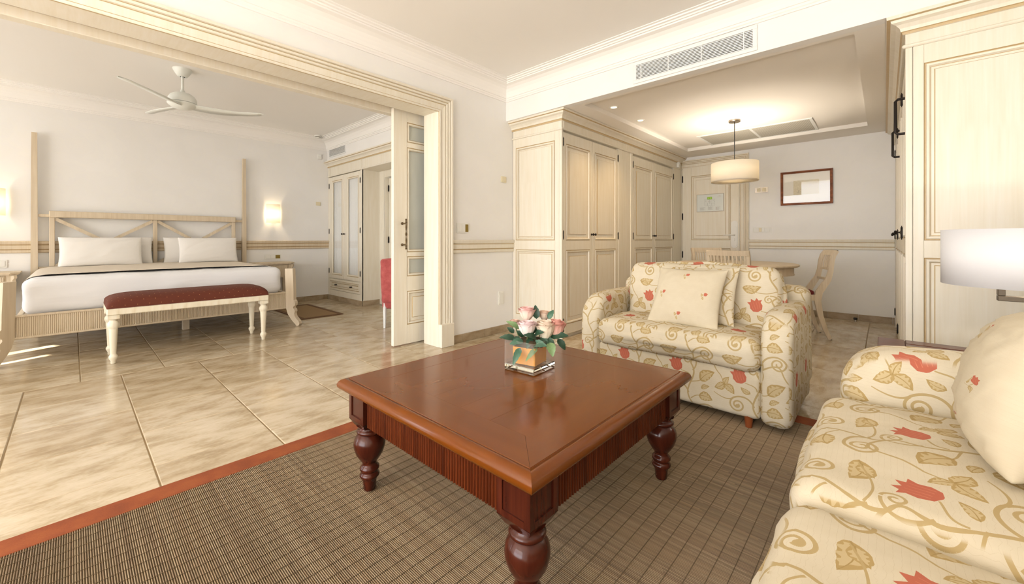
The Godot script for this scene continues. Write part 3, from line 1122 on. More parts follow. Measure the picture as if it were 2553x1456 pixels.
func make_wardrobes() -> void:
	var w := thing("wardrobe", "tall cream built-in wardrobe unit with panelled end, next to the chair rail", "wardrobe", Vector3(3.325, 0, -2.383), 0, "cream built-in wardrobe units")
	var st := T()
	box(st, Vector3(0.012, 0, -0.655), Vector3(1.552, 2.11, -0.03))
	obj("body", st, M.cream, w)
	var e := leaf("end_panel", w, 0.632, 2.11, 0.012, [Rect2(0.044, 0.186, 0.533, 0.709), Rect2(0.044, 0.995, 0.533, 1.017)], Vector3(0, 0, -0.663), -90, false, 0.012)
	e.set_meta("label", "panelled end facing the sofa")
	st = T()
	box(st, Vector3(0.0, 0, -0.03), Vector3(0.024, 2.11, 0.002), 0.002)
	obj("upright", st, M.cream, w)
	st = T()
	box(st, Vector3(1.172, 0, -0.03), Vector3(1.232, 2.11, 0.004), 0.003)
	box(st, Vector3(1.232, 0, -0.03), Vector3(1.50, 2.11, -0.006))
	box(st, Vector3(1.50, 0, -0.03), Vector3(1.556, 2.11, 0.004), 0.003)
	obj("upright", st, M.cream, w)
	for k in 2:
		var x: float = [0.027, 0.587][k]
		var dw: float = [0.556, 0.581][k]
		var d := leaf("door", w, dw, 2.047, 0.022, [Rect2(0.05, 0.10, dw - 0.10, 0.755), Rect2(0.05, 0.955, dw - 0.10, 0.983)], Vector3(x, 0.04, 0))
		for y in [0.12, 1.01, 1.95]:
			hinge(d, 0.0 if k == 0 else dw, y)
		knob(d, dw - 0.022 if k == 0 else 0.022, 1.019)
	var u := thing("wardrobe", "tall cream built-in wardrobe unit next to the entrance door", "wardrobe", Vector3(4.885, 0, -2.383), 0, "cream built-in wardrobe units")
	st = T()
	box(st, Vector3(0.002, 0, -0.655), Vector3(1.70, 2.11, -0.03))
	obj("body", st, M.cream, u)
	st = T()
	box(st, Vector3(1.368, 0, -0.03), Vector3(1.70, 2.11, 0.002), 0.002)
	obj("upright", st, M.cream, u)
	for k in 2:
		var x: float = [0.004, 0.641][k]
		var dw: float = [0.634, 0.724][k]
		var d := leaf("door", u, dw, 2.04, 0.022, [Rect2(0.05, 0.10, dw - 0.10, 0.755), Rect2(0.05, 0.955, dw - 0.10, 0.97)], Vector3(x, 0.04, 0))
		for y in [0.12, 1.01, 1.93]:
			hinge(d, 0.0 if k == 0 else dw, y)
		knob(d, dw - 0.022 if k == 0 else 0.022, 1.016)
	var c := thing("wardrobe_cornice", "cream moulded cornice running along the top of the wardrobe units", "cornice", Vector3(3.325, 2.11, -2.383))
	st = T()
	box(st, Vector3(0.0, 0.0, -0.66), Vector3(3.26, 0.094, 0.0))
	for q in [[1.16, 1.19], [1.45, 1.48], [0.03, 0.05]]:
		box(st, Vector3(q[0], 0.018, 0.0), Vector3(q[1], 0.092, 0.006), 0.002)
	obj("frieze", st, M.cream, c)
	st = T()
	box(st, Vector3(-0.014, -0.002, -0.667), Vector3(3.26, 0.018, 0.014), 0.005)
	obj("bead", st, M.cream, c)
	st = T()
	mould(st, CROWN, Vector3(0, 0.089, 0), Vector3(3.26, 0.089, 0), Vector3.BACK, Vector3.UP, -1.0, 0.0, [1, 2, 7])
	mould(st, CROWN, Vector3(0, 0.089, -0.667), Vector3(0, 0.089, 0), Vector3.LEFT, Vector3.UP, 0.0, 1.0, [1, 2, 7])
	obj("crown", st, M.cream, c)

func scaled(prof: Array, k: float) -> Array:
	var out := []
	for q in prof:
		out.append(q * k)
	return out

func make_entrance() -> void:
	var X := Vector3.RIGHT
	var Y := Vector3.UP
	var Z := Vector3.BACK
	var st := T()
	var cs := scaled(CASING, 0.86)
	var dk := [3, 4, 8, 12, 16, 0]
	mould(st, cs, Vector3(6.59, 0, -1.553), Vector3(6.59, 2.128, -1.553), Z, -X, 0, 1, dk)
	mould(st, cs, Vector3(6.59, 0, -2.365), Vector3(6.59, 2.128, -2.365), -Z, -X, 0, 1, dk)
	mould(st, cs, Vector3(6.59, 2.128, -2.365), Vector3(6.59, 2.128, -1.553), Y, -X, -1, 1, dk)
	trim(st, "fluted cream casing of the entrance door", M.cream, 10)
	var d := structure("door_2", "cream panelled entrance door with white handle plate", Vector3(6.57, 0.008, -2.361), -90)
	var l := leaf("door_leaf", d, 0.805, 2.125, 0.018, [Rect2(0.135, 0.15, 0.555, 0.715), Rect2(0.135, 0.99, 0.555, 0.995)], Vector3.ZERO)
	for y in [0.16, 0.76, 1.36, 1.95]:
		hinge(l, 0.0, y, 0.0, 0.1)
	st = T()
	var outline := rounded(0.088, 0.40, 0.044, 6)
	prism(st, outline, 0.0, 0.008, Transform3D(Basis.IDENTITY, Vector3(0.746, 1.073, 0)), true)
	prism(st, rounded(0.066, 0.30, 0.033, 6), 0.008, 0.014, Transform3D(Basis.IDENTITY, Vector3(0.746, 1.045, 0)), true)
	var p := obj("handle_plate", st, M.plastic, l)
	st = T()
	tube(st, [Vector3(0.747, 1.063, 0.01), Vector3(0.747, 1.063, 0.05), Vector3(0.735, 1.064, 0.056), Vector3(0.70, 1.064, 0.056), Vector3(0.61, 1.062, 0.055)], [0.011, 0.010, 0.010, 0.009, 0.007], 10)
	obj("lever", st, M.plastic, l)
	st = T()
	prism(st, rounded(0.016, 0.04, 0.008, 4), 0.012, 0.026, Transform3D(Basis.IDENTITY, Vector3(0.746, 0.995, 0)))
	obj("thumb_turn", st, M.plastic, l)
	# evacuation plan on the door
	var s := thing("evacuation_plan", "evacuation floor plan in a clear holder on the entrance door", "sign", Vector3(6.566, 1.43, -2.145), -90)
	st = T()
	box(st, Vector3(0, 0, -0.004), Vector3(0.385, 0.266, 0.001), 0.002)
	obj("holder", st, M.steel, s)
	st = T()
	var m := mat(WHITE, 0.25)
	m.albedo_texture = tex(plan_image(768, 512))
	quad_uv(st, [Vector3(0.006, 0.006, 0.002), Vector3(0.379, 0.006, 0.002), Vector3(0.379, 0.26, 0.002), Vector3(0.006, 0.26, 0.002)], [Vector2(0, 1), Vector2(1, 1), Vector2(1, 0), Vector2(0, 0)])
	obj("plan_print", st, m, s)

func outline_rect(im: Image, x: int, y: int, w: int, h: int, c: Color, t := 2) -> void:
	im.fill_rect(Rect2i(x, y, w, t), c)
	im.fill_rect(Rect2i(x, y + h - t, w, t), c)
	im.fill_rect(Rect2i(x, y, t, h), c)
	im.fill_rect(Rect2i(x + w - t, y, t, h), c)

func plan_image(w: int, h: int) -> Image:
	var im := Image.create(w, h, false, Image.FORMAT_RGB8)
	im.fill(c8(224, 228, 222))
	var g := c8(160, 164, 160)
	im.fill_rect(Rect2i(308, 78, 140, 76), c8(150, 200, 52))
	for x in [334, 396]:
		im.fill_rect(Rect2i(x, 98, 26, 38), c8(196, 226, 130))
		im.fill_rect(Rect2i(x + 8, 108, 10, 18), c8(150, 200, 52))
	for q in [[226, 140, 150, 150], [382, 140, 150, 150], [226, 250, 92, 90], [440, 250, 92, 90], [318, 260, 122, 80], [244, 160, 60, 54], [454, 160, 60, 54], [330, 160, 48, 70], [384, 160, 48, 70]]:
		outline_rect(im, q[0], q[1], q[2], q[3], g, 3)
	for q in [[250, 190], [296, 176], [480, 186], [506, 220], [352, 206], [408, 198]]:
		im.fill_rect(Rect2i(q[0], q[1], 10, 10), c8(120, 128, 124))
	im.fill_rect(Rect2i(330, 214, 8, 8), c8(206, 90, 80))
	for q in [[92, 392, 150], [330, 386, 150], [556, 392, 130]]:
		outline_rect(im, q[0] - 10, q[1] - 12, q[2] + 20, 112, c8(196, 200, 196), 2)
		for k in 7:
			im.fill_rect(Rect2i(q[0], q[1] + k * 13, q[2] - (k * 37) % 60, 5), c8(168, 170, 164))
	for k in 3:
		im.fill_rect(Rect2i(574, 408 + k * 28, 8, 8), c8(206, 110, 90))
	for k in 6:
		im.fill_rect(Rect2i(600 + k * 18, 88, 12, 8), c8(190, 170, 150))
	stroke(im, bez(Vector2(640, 70), Vector2(650, 40), Vector2(670, 40), Vector2(676, 66)), 4, 3, c8(196, 160, 150), false)
	stroke(im, bez(Vector2(660, 72), Vector2(666, 50), Vector2(690, 52), Vector2(692, 70)), 4, 3, c8(196, 160, 150), false)
	im.fill_rect(Rect2i(320, 370, 40, 5), g)
	im.fill_rect(Rect2i(390, 370, 40, 5), g)
	return im

func make_right_cabinet() -> void:
	var c := thing("tall_cabinet", "tall cream built-in cabinet behind the table lamp, end panel facing the room", "cabinet", Vector3(3.3, 0, 0.09))
	var st := T()
	box(st, Vector3(0.02, 0, 0.03), Vector3(3.285, 2.13, 0.755))
	obj("body", st, M.cream, c)
	var e := leaf("end_panel", c, 0.725, 2.12, 0.018, [Rect2(0.045, 0.18, 0.60, 0.717), Rect2(0.045, 0.997, 0.60, 1.015)], Vector3(0, 0, 0.032), -90, false, 0.012)
	e.set_meta("label", "panelled end behind the lamp")
	st = T()
	box(st, Vector3(0.0, 0, 0.0), Vector3(0.03, 2.12, 0.03), 0.003)
	obj("upright", st, M.cream, c)
	var xs := [0.035, 0.64, 1.245, 1.85, 2.455, 3.06]
	for k in 5:
		var dw: float = xs[k + 1] - xs[k] - 0.006
		var d := leaf("door", c, dw, 2.06, 0.022, [Rect2(0.07, 0.10, dw - 0.14, 0.76), Rect2(0.07, 0.96, dw - 0.14, 0.98)], Vector3(xs[k + 1] - 0.006, 0.05, 0.006), 180)
		for y in [0.13, 1.0, 1.93]:
			hinge(d, 0.004 if k % 2 == 0 else dw - 0.004, y, 0.004)
		if k == 0 or k == 2:
			st = T()
			var hx := dw - 0.24
			var y1 := 1.625 if k == 0 else 1.66
			tube(st, [Vector3(hx, y1, 0), Vector3(hx, y1, 0.032), Vector3(hx, y1 + 0.012, 0.044), Vector3(hx, y1 + 0.21, 0.044), Vector3(hx, y1 + 0.222, 0.032), Vector3(hx, y1 + 0.222, 0)], 0.0085, 10)
			var h := obj("handle", st, M.iron, d)
			h.set_meta("label", "black iron bar handle")
		else:
			knob(d, 0.03, 1.01, 0.0, 1.2)
	st = T()
	box(st, Vector3(3.06, 0, 0.004), Vector3(3.285, 2.12, 0.03))
	obj("upright", st, M.cream, c)
	st = T()
	box(st, Vector3(-0.012, 2.118, -0.014), Vector3(3.285, 2.138, 0.757), 0.005)
	box(st, Vector3(0.0, 2.138, 0.0), Vector3(3.285, 2.215, 0.755))
	obj("frieze", st, M.cream, c)
	st = T()
	mould(st, CROWN, Vector3(0, 2.198, 0), Vector3(3.285, 2.198, 0), Vector3.FORWARD, Vector3.UP, -1.0, 0.0, [1, 2, 7])
	mould(st, CROWN, Vector3(0, 2.198, 0.757), Vector3(0, 2.198, 0), Vector3.LEFT, Vector3.UP, 0.0, 1.0, [1, 2, 7])
	obj("crown", st, M.cream, c)

# ---------------------------------------------------------------- vents, lamps and pictures of the alcove
func vent(called: String, label: String, at: Vector3, w: float, h: float, n: int, mullions: Array, rim := 0.028, low := 0.0) -> void:
	var t := thing(called, label, "vent", at, -90)
	var st := T()
	# sheet metal duct running back into the bulkhead
	var a := Vector3(rim * 0.85, maxf(rim * 0.85, low), -0.38)
	var b := Vector3(w - rim * 0.85, h - rim * 0.85, 0.002)
	box(st, Vector3(a.x, a.y, a.z - 0.002), Vector3(b.x, b.y, a.z))
	box(st, Vector3(a.x, a.y - 0.001, a.z), Vector3(b.x, a.y, b.z))
	box(st, Vector3(a.x, b.y, a.z), Vector3(b.x, b.y + 0.001, b.z))
	box(st, Vector3(a.x - 0.001, a.y, a.z), Vector3(a.x, b.y, b.z))
	box(st, Vector3(b.x, a.y, a.z), Vector3(b.x + 0.001, b.y, b.z))
	obj("duct", st, M.duct, t)
	st = T()
	for q in [[0, 0, w, rim], [0, h - rim, w, h], [0, rim, rim, h - rim], [w - rim, rim, w, h - rim]]:
		box(st, Vector3(q[0], q[1], 0), Vector3(q[2], q[3], 0.012), 0.002)
	obj("frame", st, M.white, t)
	var pitch := (h - 2 * rim) / n
	for k in n:
		st = T()
		var y := rim + pitch * (k + 0.5)
		beam(st, Vector3(rim, y, 0.007), Vector3(w - rim, y, 0.007), Vector3(0, 0.95, 0.3), pitch * 0.5, 0.0025)
		obj("slat", st, M.white, t)
	for f in mullions:
		st = T()
		var x: float = rim + (w - 2 * rim) * f
		box(st, Vector3(x - 0.003, rim, 0.003), Vector3(x + 0.003, h - rim, 0.0115))
		obj("divider", st, M.white, t)

func make_beam_fittings() -> void:
	vent("air_vent", "long white air conditioning grille with black slots on the beam", Vector3(3.22, 2.315, -1.563), 0.914, 0.178, 11, [0.05, 0.314, 0.605, 0.936], 0.027, 0.038)
	vent("air_vent", "small grey air conditioning grille above the bedroom cupboard", Vector3(2.93, 2.375, -6.97 + 0.10), 0.60, 0.185, 12, [], 0.012)

func lamp_light(parent: Node3D, called: String, at: Vector3, energy: float, size := 0.03, color := Color(1.0, 0.82, 0.58)) -> void:
	var l := OmniLight3D.new()
	l.name = called
	parent.add_child(l, true)
	l.position = at
	l.light_energy = energy
	l.light_color = color
	l.light_size = size
	l.omni_range = 14.0
	l.omni_attenuation = 2.0
	l.shadow_enabled = true

func make_alcove_fittings() -> void:
	for k in 2:
		var at := Vector3([3.72, 4.33][k], 2.345, -2.02)
		var t := thing("downlight", ["small lit recessed downlight nearest the beam", "small lit recessed downlight farther from the beam"][k], "downlight", at, 0, "recessed downlights in the alcove ceiling")
		var st := T()
		lathe(st, [Vector2(0.030, -0.002), Vector2(0.040, -0.006), Vector2(0.046, -0.002), Vector2(0.046, 0.0), Vector2(0.030, 0.0), Vector2(0.030, -0.002)], 24, Vector3.ZERO, false)
		obj("trim_ring", st, M.white, t)
		st = T()
		lathe(st, [Vector2(0.0, -0.003), Vector2(0.030, -0.0025), Vector2(0.030, -0.0005)], 20, Vector3.ZERO, false)
		obj("lens", st, M.glow, t)
		var l := SpotLight3D.new()
		l.name = "lens_light"
		t.add_child(l)
		l.position = Vector3(0, -0.012, 0)
		l.rotation_degrees.x = -90
		l.light_energy = 0.9
		l.light_color = Color(1.0, 0.84, 0.62)
		l.spot_angle = 50
		l.spot_range = 12.0
		l.spot_attenuation = 2.0
		l.light_size = 0.03
		l.shadow_enabled = true
	# pendant
	var p := thing("pendant_lamp", "white drum pendant lamp hanging over the dining table", "lamp", Vector3(5.04, 2.345, -1.24))
	var st := T()
	lathe(st, [Vector2(0.058, -0.024), Vector2(0.06, -0.02), Vector2(0.06, 0.0)], 28)
	obj("canopy", st, M.steel, p)
	st = T()
	tube(st, [Vector3(0, -0.02, 0), Vector3(0, -0.56, 0)], 0.004, 8)
	obj("cable", st, M.cable, p)
	var y0 := -0.69
	var y1 := -0.482
	st = T()
	lathe(st, [Vector2(0.238, y0), Vector2(0.238, y1), Vector2(0.2365, y1), Vector2(0.2365, y0), Vector2(0.238, y0)], 48, Vector3.ZERO, false)
	obj("shade", st, M.shade, p)
	st = T()
	lathe(st, [Vector2(0.0, y0 + 0.006), Vector2(0.2355, y0 + 0.006), Vector2(0.2355, y0 + 0.009), Vector2(0, y0 + 0.009)], 48, Vector3.ZERO, false)
	obj("diffuser", st, M.shade, p)
	st = T()
	sphere(st, Vector3(0, -0.60, 0), 0.03)
	lathe(st, [Vector2(0.014, -0.575), Vector2(0.014, -0.54)], 10)
	obj("bulb", st, M.glow, p)
	lamp_light(p, "bulb_light", Vector3(0, -0.60, 0), 1.0, 0.03, Color(1.0, 0.95, 0.88))
	# return grille
	var g := thing("ceiling_grille", "two-panel perforated return air grille in the alcove ceiling", "grille", Vector3(5.5, 2.345, -1.80))
	st = T()
	for q in [[0, 0, 0.64, 0.03], [0, 1.185, 0.64, 1.215], [0, 0.03, 0.03, 1.185], [0.61, 0.03, 0.64, 1.185], [0.03, 0.592, 0.61, 0.622]]:
		box(st, Vector3(q[0], -0.01, q[1]), Vector3(q[2], 0.0, q[3]), 0.002)
	obj("frame", st, M.white, g)
	for z in [0.03, 0.622]:
		st = T()
		box(st, Vector3(0.03, -0.006, z), Vector3(0.61, -0.001, z + 0.562))
		obj("mesh_panel", st, M.filter, g)
	# framed picture, leaning a little forward at the top
	var f := thing("framed_picture", "small brown-framed sketch behind glass on the alcove wall", "picture", Vector3(6.574, 1.467, -1.045), -90)
	f.rotation_degrees.x = 0.0
	var fw := 0.562
	var fh := 0.45
	st = T()
	ring(st, 0, 0, fw, fh, [[0, -0.012, false], [0, 0.008, false], [0.004, 0.014, false], [0.014, 0.016, false], [0.024, 0.011, false], [0.028, 0.004, false], [0.030, -0.006, false]])
	obj("frame", st, M.frame_wood, f)
	st = T()
	box(st, Vector3(0.004, 0.004, -0.012), Vector3(fw - 0.004, fh - 0.004, -0.006))
	obj("mount", st, M.paper, f)
	st = T()
	var m := mat(WHITE, 0.8)
	m.albedo_texture = tex(sketch_image(512, 352))
	quad_uv(st, [Vector3(0.145, 0.135, -0.005), Vector3(0.42, 0.135, -0.005), Vector3(0.42, 0.325, -0.005), Vector3(0.145, 0.325, -0.005)], [Vector2(0, 1), Vector2(1, 1), Vector2(1, 0), Vector2(0, 0)])
	obj("print", st, m, f)
	st = T()
	quad(st, Vector3(0.028, 0.028, 0.0), Vector3(fw - 0.028, 0.028, 0.0), Vector3(fw - 0.028, fh - 0.028, 0.0), Vector3(0.028, fh - 0.028, 0.0))
	obj("pane", st, M.pane, f)
	f.rotation_order = EULER_ORDER_YXZ
	f.rotation_degrees = Vector3(1.6, -90, 0)
	f.position = Vector3(6.568, 1.467, -1.045)

func sketch_image(w: int, h: int) -> Image:
	var im := ramp_image(w, h, [[nz(w, h, 0.02, 91), 0.7], [nz(w, h, 0.1, 92), 0.3]], [[0.0, c8(214, 202, 170)], [1.0, c8(232, 224, 200)]])
	var ink := c8(120, 106, 92)
	for q in [[90, 300, 60], [210, 170, 44], [330, 150, 40]]:
		var c := Vector2(q[0], q[1])
		var r: float = q[2]
		stroke(im, bez(c, c + Vector2(r * 0.3, -r), c + Vector2(r, -r * 1.4), c + Vector2(r * 1.6, -r * 1.2)), 4, 2, ink, false)
		stroke(im, bez(c, c + Vector2(r * 0.8, -r * 0.2), c + Vector2(r * 1.2, -r * 0.7), c + Vector2(r * 1.6, -r * 1.2)), 3, 2, ink, false)
		stroke(im, bez(c + Vector2(r * 0.4, -r * 0.5), c + Vector2(0, -r), c + Vector2(-r * 0.2, -r * 1.6), c + Vector2(-r * 0.1, -r * 2)), 3, 1, ink, false)
	for k in 14:
		var p := Vector2(380 + k * 8, 60 + (k * 53) % 90)
		stroke(im, [p, p + Vector2(18, 60)], 2, 1, c8(176, 164, 144), false)
	return im

# ---------------------------------------------------------------- bedroom
func fluted(st: SurfaceTool, x0: float, x1: float, y0: float, y1: float, pitch: float, depth: float, n := 4) -> void:
	# upright half-round reeds side by side, in the xy plane facing +z
	var count := int(round((x1 - x0) / pitch))
	pitch = (x1 - x0) / count
	for k in count:
		var a := x0 + k * pitch
		sg += 1
		SM = sg
		for i in n:
			var t0 := PI * i / n
			var t1 := PI * (i + 1) / n
			var p := Vector2(a + pitch / 2 - cos(t0) * pitch / 2, sin(t0) * depth)
			var q := Vector2(a + pitch / 2 - cos(t1) * pitch / 2, sin(t1) * depth)
			quad(st, Vector3(p.x, y0, p.y), Vector3(q.x, y0, q.y), Vector3(q.x, y1, q.y), Vector3(p.x, y1, p.y))
	SM = -1
	for k in count:
		var a := x0 + k * pitch
		for y in [y0, y1]:
			tri(st, Vector3(a, y, 0), Vector3(a + pitch / 2, y, depth), Vector3(a + pitch, y, 0))

func make_bedroom_wardrobe() -> void:
	var c := thing("bedroom_cupboard", "cream bedroom cupboard with curtained glass doors and a low drawer", "cupboard", Vector3(2.95, 0, -6.96), -90)
	var st := T()
	box(st, Vector3(0, 0.0, -0.30), Vector3(1.16, 2.06, -0.29))
	box(st, Vector3(0, 0.0, -0.30), Vector3(0.02, 2.06, -0.022))
	box(st, Vector3(1.155, 0.0, -0.30), Vector3(1.18, 2.06, -0.002), 0.002)
	box(st, Vector3(0.0, 0.0, -0.29), Vector3(1.16, 0.06, -0.002))
	box(st, Vector3(0.0, 0.34, -0.29), Vector3(1.16, 0.36, -0.022))
	obj("body", st, M.cream, c)
	st = T()
	box(st, Vector3(0, 0.0, -0.022), Vector3(0.036, 2.06, 0), 0.002)
	obj("upright", st, M.cream, c)
	st = T()
	box(st, Vector3(1.128, 0.0, -0.022), Vector3(1.18, 2.06, 0), 0.002)
	obj("upright", st, M.cream, c)
	st = T()
	box(st, Vector3(0.036, 0.06, -0.022), Vector3(1.128, 0.168, -0.002), 0.002)
	obj("base_rail", st, M.cream, c)
	for k in 2:
		var x: float = [0.038, 0.584][k]
		var dw := 0.542
		var r := Rect2(0.105, 0.06, 0.375 if k == 0 else 0.38, 1.558)
		var d := leaf("door", c, dw, 1.685, 0.02, [r], Vector3(x, 0.364, 0), 0, true)
		for y in [0.12, 0.78, 1.54]:
			hinge(d, 0.0 if k == 0 else dw, y)
		knob(d, dw - 0.03 if k == 0 else 0.03, 0.73)
		st = T()
		box(st, Vector3(r.position.x, r.position.y, -0.014), Vector3(r.end.x, r.end.y, -0.011))
		obj("pane", st, M.pane, d)
		st = T()
		sg += 1
		SM = sg
		var nn := 80
		for i in nn:
			var p := []
			for j in [i, i + 1]:
				var xx: float = r.position.x + r.size.x * j / nn
				p.append(Vector3(xx, 0, -0.04 + 0.010 * sin(j * 0.62 + k) + 0.005 * sin(j * 1.9)))
			quad(st, p[0] + Vector3(0, r.position.y - 0.02, 0), p[1] + Vector3(0, r.position.y - 0.02, 0), p[1] + Vector3(0, r.end.y + 0.02, 0), p[0] + Vector3(0, r.end.y + 0.02, 0))
		obj("curtain", st, M.sheer, d)
	var dr := leaf("drawer", c, 1.088, 0.182, 0.02, [Rect2(0.04, 0.035, 1.008, 0.112)], Vector3(0.038, 0.172, 0), 0, false, 0.004)
	knob(dr, 0.28, 0.09)
	knob(dr, 0.81, 0.09)
	# frieze and crown run on over the bathroom door recess
	var t := thing("bedroom_cornice", "cream wooden cornice above the bedroom cupboard and bathroom recess", "cornice", Vector3(2.95, 2.06, -6.96), -90)
	st = T()
	box(st, Vector3(0, 0.0, -0.30), Vector3(3.49, 0.17, 0.0))
	for q in [[0.03, 0.07], [1.14, 1.18]]:
		box(st, Vector3(q[0], 0.02, 0.0), Vector3(q[1], 0.165, 0.007), 0.002)
	obj("frieze", st, M.cream, t)
	st = T()
	box(st, Vector3(-0.002, -0.002, -0.02), Vector3(3.49, 0.02, 0.016), 0.005)
	obj("bead", st, M.cream, t)
	st = T()
	mould(st, CROWN, Vector3(0, 0.155, 0), Vector3(3.49, 0.155, 0), Vector3.BACK, Vector3.UP, 0, 0, [1, 2, 7])
	obj("crown", st, M.cream, t)
	# bathroom door in its recess
	st = T()
	box(st, Vector3(3.235, 0, -5.78), Vector3(3.26, 2.06, -5.625), 0.003)
	box(st, Vector3(3.235, 1.955, -5.625), Vector3(3.26, 2.06, -3.6), 0.003)
	box(st, Vector3(3.235, 0, -5.635), Vector3(3.36, 1.96, -5.612), 0.002)
	box(st, Vector3(3.235, 0, -4.77), Vector3(3.36, 1.96, -4.74), 0.002)
	trim(st, "cream frame of the bathroom door", M.cream, 11)
	var b := structure("door_3", "wooden bathroom door in the bedroom recess", Vector3(3.30, 0.01, -5.608), -90)
	var l := leaf("door_leaf", b, 0.835, 1.94, 0.035, [Rect2(0.12, 0.15, 0.595, 0.7), Rect2(0.12, 0.98, 0.595, 0.85)], Vector3.ZERO)
	for y in [0.28, 0.99, 1.78]:
		hinge(l, 0.008, y, 0.012, 0.09)
	skirting("baseboard_cupboard", "tiled plinth of the bedroom cupboard", Vector3(2.95, 0, -6.945), Vector3(2.95, 0, -5.768), Vector3.LEFT, 0.1)
	skirting("baseboard_recess", "tiled plinth in the bathroom recess", Vector3(2.955, 0, -5.779), Vector3(3.235, 0, -5.779), Vector3.BACK, 0.29)

func make_bed() -> void:
	var P := Vector3(0.70, 0, -6.0)
	var b := thing("bed", "wide pale wooden bed with tall tapering head posts and crossed headboard", "bed", P)
	var st: SurfaceTool
	for q in [[-0.283, 0.029, 0.021], [1.704, 0.030, 0.020]]:
		st = T()
		var lo: float = q[1]
		var hi: float = q[2]
		var o := Vector3(q[0], 1.0, -6.905)
		var r0 := []
		var r1 := []
		for k in [[-1, -1], [1, -1], [1, 1], [-1, 1]]:
			r0.append(Vector3(q[0] + k[0] * lo, 0, -6.905 + k[1] * lo))
			r1.append(Vector3(q[0] + k[0] * hi, 2.185, -6.905 + k[1] * hi))
		for k in 4:
			quad_out(st, r0[k], r0[(k + 1) % 4], r1[(k + 1) % 4], r1[k], o)
		quad_out(st, r0[0], r0[1], r0[2], r0[3], o)
		quad_out(st, r1[0], r1[1], r1[2], r1[3], o)
		obj("head_post", st, M.pale, b, -P)
	st = T()
	box(st, Vector3(-0.176, 1.252, -6.93), Vector3(1.592, 1.326, -6.855), 0.006)
	obj("top_rail", st, M.pale, b, -P)
	st = T()
	box(st, Vector3(-0.256, 1.256, -6.92), Vector3(1.676, 1.286, -6.89), 0.003)
	obj("cross_rail", st, M.pale, b, -P)
	st = T()
	box(st, Vector3(-0.256, 0.655, -6.92), Vector3(1.676, 0.70, -6.89), 0.003)
	obj("lower_rail", st, M.pale, b, -P)
	for x in [-0.1535, 0.7215, 1.571]:
		st = T()
		box(st, Vector3(x - 0.0215, 0.70, -6.92), Vector3(x + 0.0215, 1.255, -6.88), 0.003)
		obj("stile", st, M.pale, b, -P)
	for x in [[-0.132, 0.70], [0.743, 1.55]]:
		for s in [0, 1]:
			st = T()
			beam(st, Vector3(x[0], 1.24 if s == 0 else 0.70, -6.90 + 0.004 * s), Vector3(x[1], 0.70 if s == 0 else 1.24, -6.90 + 0.004 * s), Vector3.BACK, 0.022, 0.036)
			obj("brace", st, M.pale, b, -P)
	# reeded foot rail between the scrolled foot posts
	st = T()
	box(st, Vector3(-0.345, 0.375, -5.165), Vector3(1.72, 0.392, -5.122), 0.004)
	box(st, Vector3(-0.345, 0.20, -5.165), Vector3(1.72, 0.216, -5.122), 0.004)
	box(st, Vector3(-0.345, 0.21, -5.165), Vector3(1.72, 0.38, -5.135))
	obj("foot_rail", st, M.pale, b, -P)
	st = T()
	fluted(st, -0.34, 1.715, 0.216, 0.375, 0.0115, 0.006)
	var fr := obj("reeding", st, M.pale, b, Vector3(0, 0, -5.135) - P)
	fr.set_meta("kind", "stuff")
	for x in [-0.29, 1.69]:
		st = T()
		box(st, Vector3(x - 0.015, 0.20, -6.88), Vector3(x + 0.015, 0.39, -5.15), 0.003)
		obj("side_rail", st, M.pale, b, -P)
	st = T()
	box(st, Vector3(-0.28, 0.33, -6.88), Vector3(1.68, 0.372, -5.16))
	obj("slat_base", st, M.pale, b, -P)
	for z in [-5.75, -6.5]:
		st = T()
		box(st, Vector3(0.83, 0, z - 0.03), Vector3(0.89, 0.33, z + 0.03), 0.003)
		obj("middle_leg", st, M.pale, b, -P)
	var prof := []
	for q in [[0.05, 0.665], [0.055, 0.55], [0.06, 0.42], [0.062, 0.30], [0.074, 0.285], [0.080, 0.262], [0.076, 0.236], [0.058, 0.222], [0.056, 0.206], [0.07, 0.19], [0.075, 0.17], [0.068, 0.14], [0.074, 0.11], [0.095, 0.08], [0.118, 0.052], [0.126, 0.024], [0.120, 0.005], [0.105, 0.0], [0.088, 0.003], [0.082, 0.018], [0.066, 0.034], [0.03, 0.08], [-0.006, 0.14], [-0.026, 0.21], [-0.026, 0.32], [-0.032, 0.46], [-0.038, 0.665]]:
		prof.append(Vector2(q[0], q[1]))
	for s in [1.0, -1.0]:
		st = T()
		var xa := Vector3(0.7071 * s, 0, 0.7071)
		var o := Vector3(1.722 if s > 0 else -0.352, 0, -5.12)
		prism(st, prof, -0.032, 0.032, Transform3D(Basis(xa, Vector3.UP, xa.cross(Vector3.UP)), o))
		var fp := obj("foot_post", st, M.pale, b, -P)
		fp.set_meta("label", "scrolled foot post")
	# bedding
	st = T()
	soft(st, Vector3(1.94, 0.31, 1.70), 0.075, 0.012, 0.009, 4, Vector3(0, 0.155, 0), Transform3D.IDENTITY, 26)
	var m := obj("mattress", st, M.sheet, null, Vector3(0.69, 0.374, -6.018))
	tag(m, "thick mattress under a tucked white sheet on the wide bed", "mattress")
	# blanket draped over the top, its edge hanging a little over both sides
	st = T()
	var path := [Vector2(-0.293, 0.56), Vector2(-0.292, 0.60), Vector2(-0.284, 0.635), Vector2(-0.264, 0.667), Vector2(-0.235, 0.685), Vector2(-0.20, 0.692)]
	for k in 30:
		path.append(Vector2(lerpf(-0.16, 1.54, k / 29.0), 0.701 + 0.011 * sin(PI * k / 29.0)))
	for k in 6:
		var q: Vector2 = path[5 - k]
		path.append(Vector2(1.38 - q.x, q.y))
	var f := FastNoiseLite.new()
	f.seed = 33
	f.frequency = 3.0
	var rows := []
